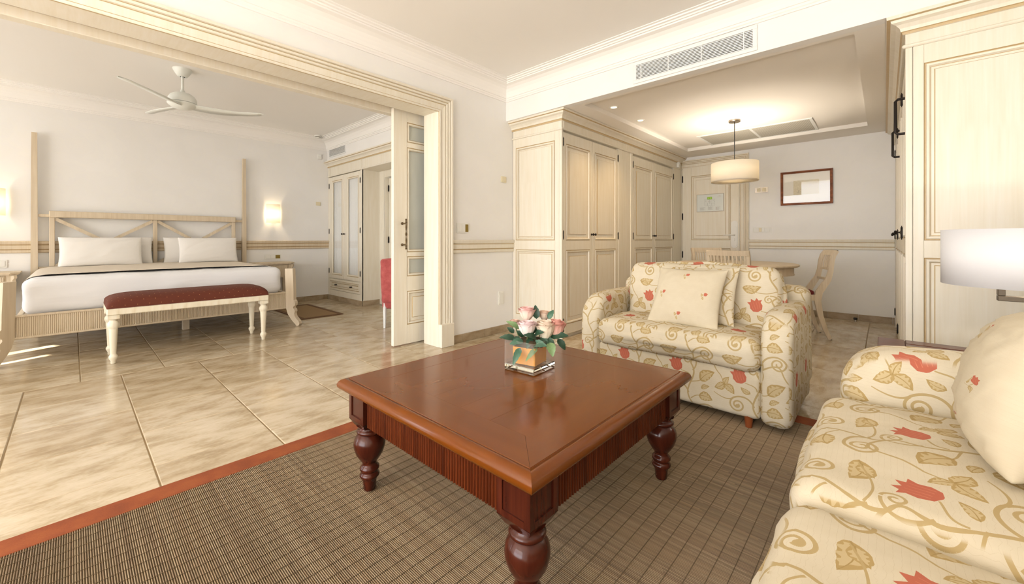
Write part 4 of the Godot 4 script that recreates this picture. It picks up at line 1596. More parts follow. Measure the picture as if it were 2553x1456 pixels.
	for i in 25:
		var row := []
		var z := lerpf(-6.845, -5.335, i / 24.0)
		for k in path.size():
			var q: Vector2 = path[k]
			var e := z + (0.02 * sin(q.x * 3.0) - 0.02 * absf(q.x - 0.7) if i == 24 else 0.0)
			row.append(Vector3(q.x, q.y + 0.003 * f.get_noise_2d(q.x * 1.4, z * 1.4), e))
		rows.append(row)
	sg += 1
	SM = sg
	for i in 24:
		for k in path.size() - 1:
			quad(st, rows[i][k], rows[i + 1][k], rows[i + 1][k + 1], rows[i][k + 1])
			var d := Vector3(0, -0.003, 0)
			quad(st, rows[i][k] + d, rows[i][k + 1] + d, rows[i + 1][k + 1] + d, rows[i + 1][k] + d)
	SM = -1
	for k in path.size() - 1:
		var d := Vector3(0, -0.003, 0)
		quad(st, rows[24][k] + d, rows[24][k + 1] + d, rows[24][k + 1], rows[24][k])
	var bl := obj("blanket", st, M.blanket)
	tag(bl, "thin beige blanket spread over the top of the white bed", "blanket")
	for q in [["rear white pillow on the left side of the bed", 0.29, 0.80, -6.805, 10.0, 3], ["front white pillow on the left side of the bed", 0.24, 0.68, -6.655, 14.0, 5], ["rear white pillow on the right side of the bed", 1.18, 0.78, -6.805, 10.0, 7], ["front white pillow on the right side of the bed", 1.24, 0.64, -6.655, 14.0, 8]]:
		st = T()
		cushion(st, q[2], 0.335, 0.13, q[5], 0.03, 20, 0.36)
		var p := obj("pillow", st, M.pillow, null, Vector3(q[1], 0.866, q[3]))
		p.rotation_degrees.x = -q[4]
		tag(p, q[0], "pillow", "white bed pillows")

func make_bedroom_things() -> void:
	# bench at the foot of the bed
	var P := Vector3(0.76, 0, -4.785)
	var b := thing("bench", "ivory bench with a russet dotted seat at the foot of the bed", "bench", P)
	var st := T()
	box(st, Vector3(-0.575, 0.395, -0.245), Vector3(0.575, 0.448, 0.245), 0.006)
	obj("seat_frame", st, M.ivory, b)
	st = T()
	var nxz := [26, 14]
	sg += 1
	SM = sg
	var g := []
	for i in nxz[0] + 1:
		var row := []
		for j in nxz[1] + 1:
			var u: float = -cos(PI * i / nxz[0])
			var w: float = -cos(PI * j / nxz[1])
			var e := pow(maxf(0.0, 1.0 - pow(absf(u), 9.0)), 0.5) * pow(maxf(0.0, 1.0 - pow(absf(w), 3.2)), 0.5)
			row.append(Vector3(u * (0.575 + 0.012 * e), 0.448 + 0.03 * minf(1, e * 6.0) + 0.072 * e, w * (0.243 + 0.01 * e)))
		g.append(row)
	for i in nxz[0]:
		for j in nxz[1]:
			quad(st, g[i][j], g[i][j + 1], g[i + 1][j + 1], g[i + 1][j])
	SM = -1
	obj("seat_cushion", st, M.russet, b)
	var lp := []
	for q in [[0.013, 0.0], [0.017, 0.004], [0.016, 0.02], [0.022, 0.034], [0.028, 0.048], [0.028, 0.06], [0.021, 0.072], [0.018, 0.078], [0.019, 0.084], [0.027, 0.27], [0.028, 0.284], [0.028, 0.284], [0.034, 0.296], [0.037, 0.312], [0.034, 0.33], [0.025, 0.342], [0.022, 0.35], [0.03, 0.356], [0.03, 0.362]]:
		lp.append(Vector2(q[0], q[1]))
	for x in [-0.535, 0.54]:
		for z in [0.195, -0.195]:
			st = T()
			lathe(st, lp, 20, Vector3(x, 0, z))
			bar(st, Vector3(x, 0.379, z), Vector3(0.075, 0.036, 0.075), 0.003)
			obj("leg", st, M.ivory, b)
	# bedside tables
	var ns := thing("bedside_table", "pale bedside table right of the bed under the lit sconce", "bedside table", Vector3(2.04, 0, -6.76), 0, "pale bedside tables")
	st = T()
	var oct := []
	for q in [[-0.26, 0.13], [-0.20, 0.185], [0.20, 0.185], [0.26, 0.13], [0.26, -0.185], [-0.26, -0.185]]:
		oct.append(Vector2(q[0], -q[1]))
	prism(st, oct, 0.0, 0.014, Transform3D(Basis(Vector3.RIGHT, Vector3.FORWARD * -1.0 * -1.0, Vector3.UP), Vector3(0, 0.650, 0)))
	var oc2 := []
	for q in oct:
		oc2.append(q * 0.955)
	prism(st, oc2, 0.0, 0.014, Transform3D(Basis(Vector3.RIGHT, Vector3.FORWARD, Vector3.UP), Vector3(0, 0.637, 0)))
	obj("top", st, M.pale, ns)
	st = T()
	box(st, Vector3(-0.20, 0.44, -0.17), Vector3(0.20, 0.637, 0.135))
	obj("body", st, M.pale, ns)
	st = T()
	fluted(st, -0.155, 0.155, 0.47, 0.615, 0.0115, 0.006)
	box(st, Vector3(-0.16, 0.46, -0.02), Vector3(0.16, 0.625, 0.0))
	obj("drawer", st, M.pale, ns, Vector3(0, 0, 0.145))
	for x in [-0.195, 0.195]:
		for z in [0.125, -0.15]:
			st = T()
			var o := Vector3(x, 0, z)
			box(st, o + Vector3(-0.022, 0.44, -0.022), o + Vector3(0.022, 0.637, 0.022), 0.003)
			beam(st, o + Vector3(0, 0.44, 0), o + Vector3(signf(x) * 0.012, 0, 0.008 * signf(z)), Vector3.BACK, 0.032, 0.032)
			if z > 0:
				prism(st, [Vector2(0, 0.635), Vector2(0.03, 0.635), Vector2(0.034, 0.605), Vector2(0.018, 0.585), Vector2(0.022, 0.565), Vector2(0, 0.545)], -0.014, 0.014, Transform3D(Basis(Vector3(signf(x) * 0.7071, 0, 0.7071), Vector3.UP, Vector3(signf(x) * 0.7071, 0, 0.7071).cross(Vector3.UP)), o + Vector3(signf(x) * 0.016, 0, 0.016)))
			obj("leg", st, M.pale, ns)
	copy(ns, "pale bedside table left of the bed, cut by the picture edge", Vector3(-0.63, 0, -6.76))
	# lit wall sconces
	for k in 2:
		var t := thing("wall_sconce", ["lit cream wall sconce right of the bed", "lit cream wall sconce left of the bed at the picture edge"][k], "sconce", Vector3([2.101, -0.578][k], 1.26, -6.96), 0, "lit wall sconces beside the bed")
		st = T()
		sg += 1
		SM = sg
		for i in 18:
			var a0 := PI * i / 18.0
			var a1 := PI * (i + 1) / 18.0
			var p0 := Vector3(-cos(a0) * 0.095, 0, 0.012 + sin(a0) * 0.085)
			var p1 := Vector3(-cos(a1) * 0.095, 0, 0.012 + sin(a1) * 0.085)
			quad(st, p0, p1, p1 + Vector3(0, 0.29, 0), p0 + Vector3(0, 0.29, 0))
		SM = -1
		obj("shade", st, M.shade, t)
		st = T()
		box(st, Vector3(-0.05, 0.06, 0), Vector3(0.05, 0.23, 0.012), 0.002)
		tube(st, [Vector3(0, 0.08, 0.01), Vector3(0, 0.06, 0.05), Vector3(0, -0.008, 0.05)], 0.005, 8)
		lathe(st, [Vector2(0.032, -0.014), Vector2(0.032, -0.008)], 16, Vector3(0, 0, 0.05))
		obj("bracket", st, M.plastic, t)
		st = T()
		sphere(st, Vector3(0, 0.135, 0.05), 0.022)
		lathe(st, [Vector2(0.011, 0.07), Vector2(0.011, 0.12)], 10, Vector3(0, 0, 0.05))
		obj("bulb", st, M.glow, t)
		lamp_light(t, "bulb_light", Vector3(0, 0.135, 0.05), 0.10, 0.025, Color(1.0, 0.9, 0.74))
	# ceiling fan
	var f := thing("ceiling_fan", "white three-bladed ceiling fan over the bed", "fan", Vector3(0.736, CEIL, -5.09))
	st = T()
	lathe(st, [Vector2(0.02, -0.075), Vector2(0.04, -0.072), Vector2(0.055, -0.05), Vector2(0.075, -0.015), Vector2(0.078, -0.004), Vector2(0.078, 0.0)], 28, Vector3.ZERO, false)
	obj("canopy", st, M.fan, f)
	st = T()
	tube(st, [Vector3(0, -0.06, 0), Vector3(0, -0.235, 0)], 0.012, 12)
	lathe(st, [Vector2(0.022, -0.235), Vector2(0.02, -0.215), Vector2(0.012, -0.2)], 14)
	obj("rod", st, M.fan, f)
	st = T()
	lathe(st, [Vector2(0.117, -0.335), Vector2(0.117, -0.318), Vector2(0.112, -0.29), Vector2(0.096, -0.262), Vector2(0.07, -0.243), Vector2(0.035, -0.232), Vector2(0, -0.23)], 32)
	obj("motor", st, M.fan, f)
	st = T()
	lathe(st, [Vector2(0, -0.40), Vector2(0.04, -0.396), Vector2(0.08, -0.382), Vector2(0.11, -0.36), Vector2(0.121, -0.345), Vector2(0.118, -0.338), Vector2(0.1, -0.337)], 32, Vector3.ZERO, false)
	obj("hub", st, M.fan, f)
	for ang in [137.0, 19.0, 255.0]:
		st = T()
		sg += 1
		SM = sg
		var n := 22
		var A := []
		for i in n + 1:
			var t := float(i) / n
			var r := 0.06 + 0.62 * t
			var half := lerpf(0.062, 0.052, t) * (1.0 if t < 0.86 else sqrt(maxf(0.02, 1.0 - pow((t - 0.86) / 0.142, 2.0)))) * (0.75 + 0.25 * sin(PI * minf(1.0, t * 1.6)))
			var tw := deg_to_rad(lerpf(16.0, 7.0, t))
			var mid := Vector3(r, 0.02 * t - 0.03 * sin(PI * t) * 0.4, -0.045 * sin(PI * t * 0.9))
			var across := Vector3(0, sin(tw), cos(tw))
			A.append([mid + across * half + Vector3(0, 0.004, 0), mid - across * half + Vector3(0, 0.004, 0), mid - across * half - Vector3(0, 0.003, 0), mid + across * half - Vector3(0, 0.003, 0)])
		for i in n:
			for k in 4:
				quad(st, A[i][k], A[i + 1][k], A[i + 1][(k + 1) % 4], A[i][(k + 1) % 4])
		quad(st, A[n][0], A[n][1], A[n][2], A[n][3])
		SM = -1
		obj("blade", st, M.fan, f, Vector3(0, -0.362, 0), -ang)
	# upholstered chair at the desk, mostly behind the sliding door
	var ch := thing("upholstered_chair", "rose red velvet chair with white legs behind the sliding door", "chair", Vector3(2.68, 0, -4.17), 42)
	st = T()
	soft(st, Vector3(0.50, 0.20, 0.46), 0.05, 0.015, 0.004, 2, Vector3(0.02, 0.37, 0))
	obj("seat", st, M.velvet, ch)
	st = T()
	soft(st, Vector3(0.085, 0.58, 0.45), 0.038, 0.01, 0.004, 6, Vector3.ZERO, Transform3D(Basis(Vector3.BACK, deg_to_rad(8.0)), Vector3(-0.20, 0.50, 0)))
	obj("backrest", st, M.velvet, ch)
	for x in [-0.19, 0.22]:
		for z in [0.19, -0.19]:
			st = T()
			tube(st, [Vector3(x, 0.30, z), Vector3(x - 0.01, 0.12, z), Vector3(x - 0.02 * signf(-x), 0, z)], [0.026, 0.02, 0.014], 4)
			obj("leg", st, M.white, ch)
	# woven mat beside the bed
	var rg := thing("bedside_mat", "brown woven mat with dark border right of the bed", "mat", Vector3(2.205, 0, -5.95))
	st = T()
	box(st, Vector3(-0.215, 0.0, -0.55), Vector3(0.215, 0.008, 0.55))
	obj("field", st, M.sisal, rg)
	st = T()
	for q in [[-0.265, -0.60, 0.265, -0.55], [-0.265, 0.55, 0.265, 0.60], [-0.265, -0.55, -0.215, 0.55], [0.215, -0.55, 0.265, 0.55]]:
		box(st, Vector3(q[0], 0.0, q[1]), Vector3(q[2], 0.011, q[3]), 0.002)
	obj("border", st, M.sisal_edge, rg)

# ---------------------------------------------------------------- living room
func make_rug() -> void:
	var r := thing("reed_rug", "large brown reed rug with russet border under the coffee table", "rug", Vector3(0.5, 0, -0.8))
	var P := Vector3(0.5, 0, -0.8)
	var x0 := -1.62
	var x1 := 2.67
	var z0 := -2.034
	var z1 := -0.16
	var st := T()
	box(st, Vector3(x0, 0.001, z0), Vector3(x1, 0.004, z1))
	obj("backing", st, M.thread, r, -P)
	for q in [[x0 - 0.107, z0 - 0.107, x1 + 0.107, z0], [x0 - 0.107, z1, x1 + 0.107, z1 + 0.107], [x0 - 0.107, z0, x0, z1], [x1, z0, x1 + 0.107, z1]]:
		st = T()
		box(st, Vector3(q[0], 0.0005, q[1]), Vector3(q[2], 0.009, q[3]), 0.002)
		obj("border", st, M.rug_border, r, -P)
	st = T()
	var pitch := 0.0056
	var n := int((x1 - x0) / pitch)
	var tones := [Color(0.30, 0.205, 0.112), Color(0.26, 0.172, 0.093), Color(0.345, 0.245, 0.142), Color(0.21, 0.128, 0.068), Color(0.38, 0.28, 0.17), Color(0.285, 0.18, 0.092), Color(0.32, 0.225, 0.128)]
	var f := FastNoiseLite.new()
	f.seed = 17
	f.frequency = 1.1
	for k in n:
		var xa := x0 + k * pitch + 0.0004
		var xb := xa + pitch - 0.0014
		var z := z0
		var base: Color = tones[R.randi() % tones.size()]
		while z < z1 - 0.001:
			var e := minf(z + R.randf_range(0.10, 0.5), z1)
			var w := 0.90 + 0.30 * f.get_noise_2d(xa, z * 0.7) + R.randf_range(-0.07, 0.07)
			var c: Color = base if R.randf() < 0.6 else tones[R.randi() % tones.size()]
			c = c.lerp(Color(0.29, 0.205, 0.116), 0.45)
			COL = Color(c.r * w, c.g * w, c.b * w) * 0.9
			var a := [Vector3(xa, 0.004, z), Vector3(xa + 0.0006, 0.0066, z), Vector3((xa + xb) / 2, 0.0080, z), Vector3(xb - 0.0006, 0.0066, z), Vector3(xb, 0.004, z)]
			var d := Vector3(0, 0, e - z)
			for i in 4:
				quad(st, a[i], a[i] + d, a[i + 1] + d, a[i + 1])
			z = e
	COL = WHITE
	var o := obj("reeds", st, M.reed, r, -P)
	o.set_meta("kind", "stuff")
	st = T()
	var zz := z0 + 0.02
	while zz < z1:
		box(st, Vector3(x0, 0.006, zz - 0.0007), Vector3(x1, 0.0083, zz + 0.0007))
		zz += 0.048
	o = obj("binding_threads", st, M.thread, r, -P)
	o.set_meta("kind", "stuff")

func make_coffee_table() -> void:
	var P := Vector3(1.2335, 0.008, -1.098)
	var t := thing("coffee_table", "large square red-brown coffee table with turned bulbous legs", "table", P)
	var hx := 0.522
	var hz := 0.505
	var top := 0.442
	var nose := 0.036
	var fw := 0.15
	# mitred frame boards round a centre of planks
	var ix := hx - nose
	var iz := hz - nose
	var jx := hx - fw
	var jz := hz - fw
	for k in 4:
		var st := T()
		var q: Array
		if k < 2:
			var s := -1.0 if k == 0 else 1.0
			q = [Vector2(-ix, s * iz), Vector2(ix, s * iz), Vector2(jx, s * jz), Vector2(-jx, s * jz)]
		else:
			var s := -1.0 if k == 2 else 1.0
			q = [Vector2(s * ix, -iz), Vector2(s * ix, iz), Vector2(s * jx, jz), Vector2(s * jx, -jz)]
		var c := Vector2.ZERO
		for p in q:
			c += p / 4.0
		var o := []
		for p in q:
			o.append((p as Vector2).move_toward(c, 0.0004))
		prism(st, o, 0.0, 0.03, Transform3D(Basis(Vector3.RIGHT, Vector3.FORWARD, Vector3.UP), Vector3(0, top - 0.03, 0)))
		obj("frame_board", st, M.top_x if k < 2 else M.top_z, t)
	for k in 5:
		var st := T()
		var a := -jz + 2 * jz * k / 5.0
		box(st, Vector3(-jx + 0.0007, top - 0.03, a + 0.0002), Vector3(jx - 0.0007, top - 0.0003, a + 2 * jz / 5.0 - 0.0002))
		obj("plank", st, M.top_x, t)
	var prof := [Vector2(0, -0.0006), Vector2(0.0015, -0.004), Vector2(0.003, -0.0012), Vector2(0.014, -0.002), Vector2(0.024, -0.006), Vector2(0.032, -0.014), Vector2(0.036, -0.025), Vector2(0.034, -0.036), Vector2(0.026, -0.044), Vector2(0.0, -0.046)]
	var st := T()
	for k in 4:
		sg += 1
		SM = sg
		var U: Vector3 = [Vector3.FORWARD, Vector3.RIGHT, Vector3.BACK, Vector3.LEFT][k]
		var D := U.cross(Vector3.UP)
		var half := ix if k % 2 == 0 else iz
		var dist := iz if k % 2 == 0 else ix
		mould(st, prof, U * dist + Vector3(0, top, 0) - D * half, U * dist + Vector3(0, top, 0) + D * half, U, Vector3.UP, -1, 1, [], false)
	SM = -1
	box(st, Vector3(-ix, top - 0.046, -iz), Vector3(ix, top - 0.03, iz))
	obj("edge", st, M.top_x, t)
	# legs with square panelled blocks, reeded aprons between
	var lx := hx - 0.092
	var lz := hz - 0.092
	var lp := []
	for q in [[0.020, 0.0], [0.023, 0.004], [0.026, 0.035], [0.030, 0.048], [0.037, 0.055], [0.038, 0.062], [0.033, 0.069], [0.029, 0.073], [0.032, 0.077], [0.037, 0.083], [0.037, 0.091], [0.030, 0.099], [0.026, 0.106], [0.030, 0.114], [0.040, 0.128], [0.052, 0.148], [0.059, 0.17], [0.061, 0.186], [0.058, 0.204], [0.050, 0.219], [0.043, 0.226], [0.043, 0.226], [0.049, 0.232], [0.050, 0.238], [0.046, 0.244], [0.038, 0.249], [0.040, 0.256], [0.050, 0.262]]:
		lp.append(Vector2(q[0], q[1]))
	for sx in [-1.0, 1.0]:
		for sz in [-1.0, 1.0]:
			st = T()
			lathe(st, lp, 32)
			var leg := obj("leg", st, M.leg, t, Vector3(sx * lx, 0, sz * lz))
			leg.set_meta("label", "turned bulbous leg")
			st = T()
			var h := 0.057
			var o := Vector3(0, 0.33, 0)
			var r0 := []
			var r1 := []
			for k in [[-1, -1], [1, -1], [1, 1], [-1, 1]]:
				r0.append(Vector3(k[0] * 0.042, 0.258, k[1] * 0.042))
				r1.append(Vector3(k[0] * h, 0.284, k[1] * h))
			for k in 4:
				quad_out(st, r0[k], r0[(k + 1) % 4], r1[(k + 1) % 4], r1[k], o)
			box(st, Vector3(-h + 0.004, 0.284, -h + 0.004), Vector3(h - 0.004, 0.396, h - 0.004))
			for a in [-1.0, 1.0]:
				for c in [-1.0, 1.0]:
					bar(st, Vector3(a * (h - 0.010), 0.340, c * (h - 0.010)), Vector3(0.020, 0.112, 0.020), 0.001)
			for y in [[0.284, 0.301], [0.386, 0.396]]:
				box(st, Vector3(-h + 0.02, y[0], -h), Vector3(h - 0.02, y[1], h))
				box(st, Vector3(-h, y[0], -h + 0.02), Vector3(h, y[1], h - 0.02))
			obj("block", st, M.leg, leg)
	for k in 4:
		st = T()
		var half := (lx if k % 2 == 0 else lz) - 0.057
		var dist := (lz if k % 2 == 0 else lx) + 0.036
		fluted(st, -half, half, 0.276, 0.396, 0.0125, 0.0075, 5)
		box(st, Vector3(-half, 0.278, -0.02), Vector3(half, 0.396, 0.0))
		var a := obj("apron", st, M.mahogany, t)
		a.rotation_degrees.y = 90.0 * k
		a.position = Basis(Vector3.UP, PI / 2 * k) * Vector3(0, 0, dist)
		a.set_meta("label", "reeded apron board")

func make_bouquet() -> void:
	var C := Vector3(1.33, 0.4505, -1.12)
	var vs := thing("glass_vase", "low square clear glass vase on the coffee table", "vase", C, 4)
	var h := 0.078
	var H := 0.128
	var b := 0.026
	var st := T()
	box(st, Vector3(-h, 0, -h), Vector3(h, b, h), 0.003)
	obj("base_block", st, M.glass, vs)
	for k in 4:
		st = T()
		box(st, Vector3(-h, b + 0.0005, h - 0.004), Vector3(h - 0.0045, H, h), 0.001)
		obj("wall", st, M.vase_wall, vs, Vector3.ZERO, 90.0 * k)
	var ks := thing("kraft_sleeve", "orange kraft paper sleeve inside the glass vase", "paper", C + Vector3(0, b + 0.001, 0), 12)
	st = T()
	var kk := 0.052
	for q in [[-kk, -kk, kk, -kk], [kk, -kk, kk, kk], [kk, kk, -kk, kk], [-kk, kk, -kk, -kk]]:
		beam(st, Vector3(q[0], 0.036, q[1]), Vector3(q[2], 0.036, q[3]), Vector3.UP, 0.07, 0.0015)
	obj("sheet", st, M.kraft, ks)
	st = T()
	soft(st, Vector3(0.1, 0.05, 0.1), 0.02, 0.0, 0.012, 5, Vector3(0, 0.075, 0))
	obj("moss", st, M.moss, ks)
	# roses: view axes at the vase
	var rv := Vector3(0.677, 0, 0.736)
	var fv := Vector3(0.736, 0, -0.677)
	var base := Vector3(C.x, 0, C.z)
	var roses := [
		["pale pink rose in front on the left of the bouquet", -0.013, 0.630, -0.035, 0.036, Color(0.86, 0.60, 0.62), Color(0.86, 0.80, 0.74), 0.15, 0.9],
		["pink rose standing highest in the bouquet", -0.012, 0.682, 0.015, 0.033, Color(0.84, 0.42, 0.42), Color(0.86, 0.70, 0.58), 0.1, 0.9],
		["cream rose with pink rim in the middle of the bouquet", 0.066, 0.624, -0.02, 0.038, Color(0.86, 0.66, 0.52), Color(0.86, 0.78, 0.60), 0.35, 1.0],
		["coral pink rose on the right of the bouquet", 0.112, 0.626, 0.0, 0.033, Color(0.82, 0.36, 0.30), Color(0.84, 0.52, 0.42), 0.6, 1.15],
		["peach rose at the back of the bouquet", 0.066, 0.668, 0.05, 0.024, Color(0.84, 0.58, 0.44), Color(0.84, 0.70, 0.54), 0.2, 0.9],
		["small peach rose bud at the left back of the bouquet", -0.064, 0.638, 0.03, 0.019, Color(0.84, 0.54, 0.44), Color(0.84, 0.72, 0.58), 0.2, 0.85]]
	var nodes := []
	for q in roses:
		var at: Vector3 = base + rv * q[1] + fv * q[3] + Vector3(0, q[2], 0)
		var t := thing("rose", q[0], "rose", at, 0, "artificial roses in the glass vase")
		rose(t, q[4], q[5], q[6], q[7], q[8])
		st = T()
		var foot: Vector3 = base + rv * q[1] * 0.4 + fv * q[3] * 0.4 + Vector3(0, 0.535, 0) - at
		tube(st, [Vector3(0, -q[4] * 0.5, 0), Vector3(0, -q[4] * 1.2, 0).lerp(foot, 0.4), foot], 0.0028, 6)
		COL = WHITE
		obj("stem", st, mat_of_leaf(Color(0.12, 0.16, 0.05)), t)
		nodes.append(t)
	var dk := Color(0.020, 0.060, 0.032)
	var md := Color(0.055, 0.135, 0.085)
	var lt := Color(0.15, 0.24, 0.10)
	var leaves := [[420, 680, 160, 640, 58, -0.03, dk, 5], [550, 700, 325, 722, 62, -0.06, md, 0], [490, 530, 270, 400, 50, 0.0, lt, 5], [500, 790, 380, 1020, 58, -0.095, md, 0], [770, 790, 575, 950, 44, -0.10, lt, 0], [760, 650, 545, 560, 56, -0.075, dk, 0], [735, 590, 872, 528, 56, -0.065, dk, 2], [775, 380, 757, 150, 62, 0.03, dk, 1], [970, 380, 1065, 235, 50, 0.03, md, 4], [700, 740, 915, 735, 72, -0.075, md, 2], [990, 650, 1285, 612, 70, -0.03, dk, 3], [965, 710, 1010, 895, 78, -0.085, lt, 2], [1110, 690, 1240, 862, 62, -0.02, dk, 3], [1090, 640, 1240, 570, 55, 0.02, dk, 3], [680, 650, 600, 800, 56, -0.06, dk, 0], [400, 610, 285, 520, 44, 0.02, dk, 5], [840, 640, 935, 790, 62, -0.05, dk, 2], [640, 740, 760, 800, 56, -0.05, md, 0], [900, 660, 1060, 760, 60, -0.05, dk, 2], [480, 640, 380, 780, 56, -0.03, dk, 5], [640, 620, 760, 540, 60, -0.02, dk, 0], [560, 660, 440, 560, 56, 0.0, dk, 5], [860, 640, 960, 560, 60, 0.0, dk, 2], [760, 600, 700, 470, 56, 0.02, md, 1], [1000, 600, 1080, 520, 50, 0.03, md, 3]]
	var mp := func(x: float, y: float, dz: float) -> Vector3: return base + rv * ((x - 660.0) * 0.00026) + fv * dz + Vector3(0, 1.0 - (142.0 + y * 0.151) * 0.00172, 0)
	for q in leaves:
		var par: Node3D = nodes[q[7]]
		var a: Vector3 = mp.call(q[0], q[1], q[5] * 0.55)
		var e: Vector3 = mp.call(q[2], q[3], q[5])
		leaf_blade(par, a - par.position, e - par.position, q[4] * 0.00026 * 0.95, q[6], (fv * -1.0 + Vector3.UP * 0.8).normalized())

func mat_of_leaf(c: Color) -> StandardMaterial3D:
	var m := mat(c.linear_to_srgb(), 0.5)
	return m

func rose(t: Node3D, r: float, rim: Color, heart: Color, open: float, squash: float) -> void:
	var layers := [[3, 0.34, 0.0, 0.9], [4, 0.56, 0.35, 0.95], [5, 0.78, 0.8, 0.92], [5, 1.0, 0.2, 0.85]]
	var n := 7
	for li in 4:
		var L: Array = layers[li]
		for k in L[0]:
			var st := T()
			sg += 1
			SM = sg
			var a0: float = TAU * k / L[0] + L[2]
			var span: float = PI / L[0] * 1.45
			var g := []
			for i in n + 1:
				var u := -1.0 + 2.0 * i / n
				var row := []
				for j in n + 1:
					var w := float(j) / n
					var ang := a0 + u * span * (0.45 + 0.55 * sin(PI * minf(1.0, w * 0.62 + 0.12)))
					var rad: float = r * L[1] * (0.22 + 0.80 * pow(sin(PI / 2 * minf(1.0, w * 1.15)), 0.8)) * (1.0 + (open * 0.26 if li > 1 else open * 0.08) * w * w)
					if w > 0.8:
						rad += r * 0.12 * (w - 0.8) / 0.2 * (0.4 + li * 0.35)
					var y: float = r * (-1.05 + 2.2 * w * L[3] - 0.16 * u * u * w - (0.16 * li * open + (0.10 * (w - 0.8) / 0.2 if w > 0.8 else 0.0)))
					row.append(Vector3(cos(ang) * rad, y * squash, sin(ang) * rad))
				g.append(row)
			for i in n:
				for j in n:
					for q in [[i, j], [i + 1, j + 1], [i, j + 1], [i, j], [i + 1, j], [i + 1, j + 1]]:
						var w := float(q[1]) / n
						COL = heart.lerp(rim, clampf((w - 0.45) * 1.7 + 0.18 * absf(-1.0 + 2.0 * q[0] / n), 0.0, 1.0) * (0.75 if li < 3 else 0.55))
						v(st, g[q[0]][q[1]])
			COL = WHITE
			obj("petal", st, M.petal, t)
	var cs := T()
	COL = Color(0.10, 0.16, 0.06)
	lathe(cs, [Vector2(r * 0.1, -r * 1.05), Vector2(r * 0.32, -r * 0.85), Vector2(r * 0.30, -r * 0.65)], 8)
	COL = WHITE
	obj("calyx", cs, M.leafs, t)

func leaf_blade(par: Node3D, a: Vector3, b: Vector3, half: float, c: Color, face: Vector3) -> void:
	var st := T()
	sg += 1
	SM = sg
	var d := b - a
	var s := d.cross(face).normalized()
	var up := s.cross(d).normalized()
	var n := 9
	var g := []
	for i in n + 1:
		var t := float(i) / n
		var w := half * pow(maxf(0.0, sin(PI * pow(t, 0.72))), 0.8) * (1.0 + 0.07 * (1 if i % 2 == 0 else -1))
		var o := a + d * t + up * (d.length() * 0.12 * sin(PI * t) - d.length() * 0.06 * t * t)
		g.append([o - s * w + up * w * 0.28, o - s * w * 0.5 + up * w * 0.08, o, o + s * w * 0.5 + up * w * 0.08, o + s * w + up * w * 0.28])
	for i in n:
		for k in 4:
			var m := 1.0 + (0.09 if (i + k) % 2 == 0 else 0.0)
			COL = Color(c.r * m, c.g * m, c.b * m)
			quad(st, g[i][k], g[i][k + 1], g[i + 1][k + 1], g[i + 1][k])
	COL = WHITE
	obj("leaf", st, M.leafs, par)

# upholstered slab: an outline with softly rounded rims
func pad(st: SurfaceTool, outline: Array, z0: float, z1: float, r: float, xf: Transform3D, sd := 1, rough := 0.004) -> void:
	var n := outline.size()
	var nrm := []
	var area := 0.0
	for i in n:
		var a: Vector2 = outline[i]
		var b: Vector2 = outline[(i + 1) % n]
		area += a.cross(b)
	for i in n:
		var a: Vector2 = outline[(i + n - 1) % n]
		var b: Vector2 = outline[i]
		var c: Vector2 = outline[(i + 1) % n]
		var e := ((b - a).normalized() + (c - b).normalized()).normalized()
		nrm.append(Vector2(e.y, -e.x) * signf(area))
	var f := FastNoiseLite.new()
	f.seed = sd
	f.frequency = 2.5
	var rings := []
	var steps := []
	for k in 6:
		var t := PI / 2 * k / 5.0
		steps.append([r * (1 - sin(t)), z0 + r * (1 - cos(t))])
	for k in range(1, 6):
		steps.append([0.0, lerpf(z0 + r, z1 - r, k / 6.0)])
	for k in 6:
		var t := PI / 2 * (5 - k) / 5.0
		steps.append([r * (1 - sin(t)), z1 - r * (1 - cos(t))])
	for s in steps:
		var row := []
		for i in n:
			var p: Vector2 = outline[i] - nrm[i] * s[0]
			var q := Vector3(p.x, p.y, s[1])
			var d := rough * f.get_noise_3dv(q * 2.0)
			row.append(xf * (q + Vector3(nrm[i].x, nrm[i].y, 0) * d))
		rings.append(row)
	sg += 1
	SM = sg
	for k in rings.size() - 1:
		for i in n:
			var j := (i + 1) % n
			if area > 0:
				quad(st, rings[k][i], rings[k][j], rings[k + 1][j], rings[k + 1][i])
			else:
				quad(st, rings[k][j], rings[k][i], rings[k + 1][i], rings[k + 1][j])
	for e in [0, rings.size() - 1]:
		var c := Vector3.ZERO
		for q in rings[e]:
			c += q / float(n)
		for i in n:
			var A: Vector3 = rings[e][i]
			var B: Vector3 = rings[e][(i + 1) % n]
			if (A - c).cross(B - c).dot(xf.basis.z * (-1.0 if e == 0 else 1.0)) > 0:
				tri(st, c, A, B)
			else:
				tri(st, c, B, A)
	SM = -1

func curve_outline(ctrl: Array, per := 4) -> Array:
	# smooth a closed outline a little between its points
	var out := []
	var n := ctrl.size()
	for i in n:
		var p0: Vector2 = ctrl[(i + n - 1) % n]
		var p1: Vector2 = ctrl[i]
		var p2: Vector2 = ctrl[(i + 1) % n]
		var p3: Vector2 = ctrl[(i + 2) % n]
		for k in per:
			out.append(p1.cubic_interpolate(p2, p0, p3, float(k) / per))
	return out

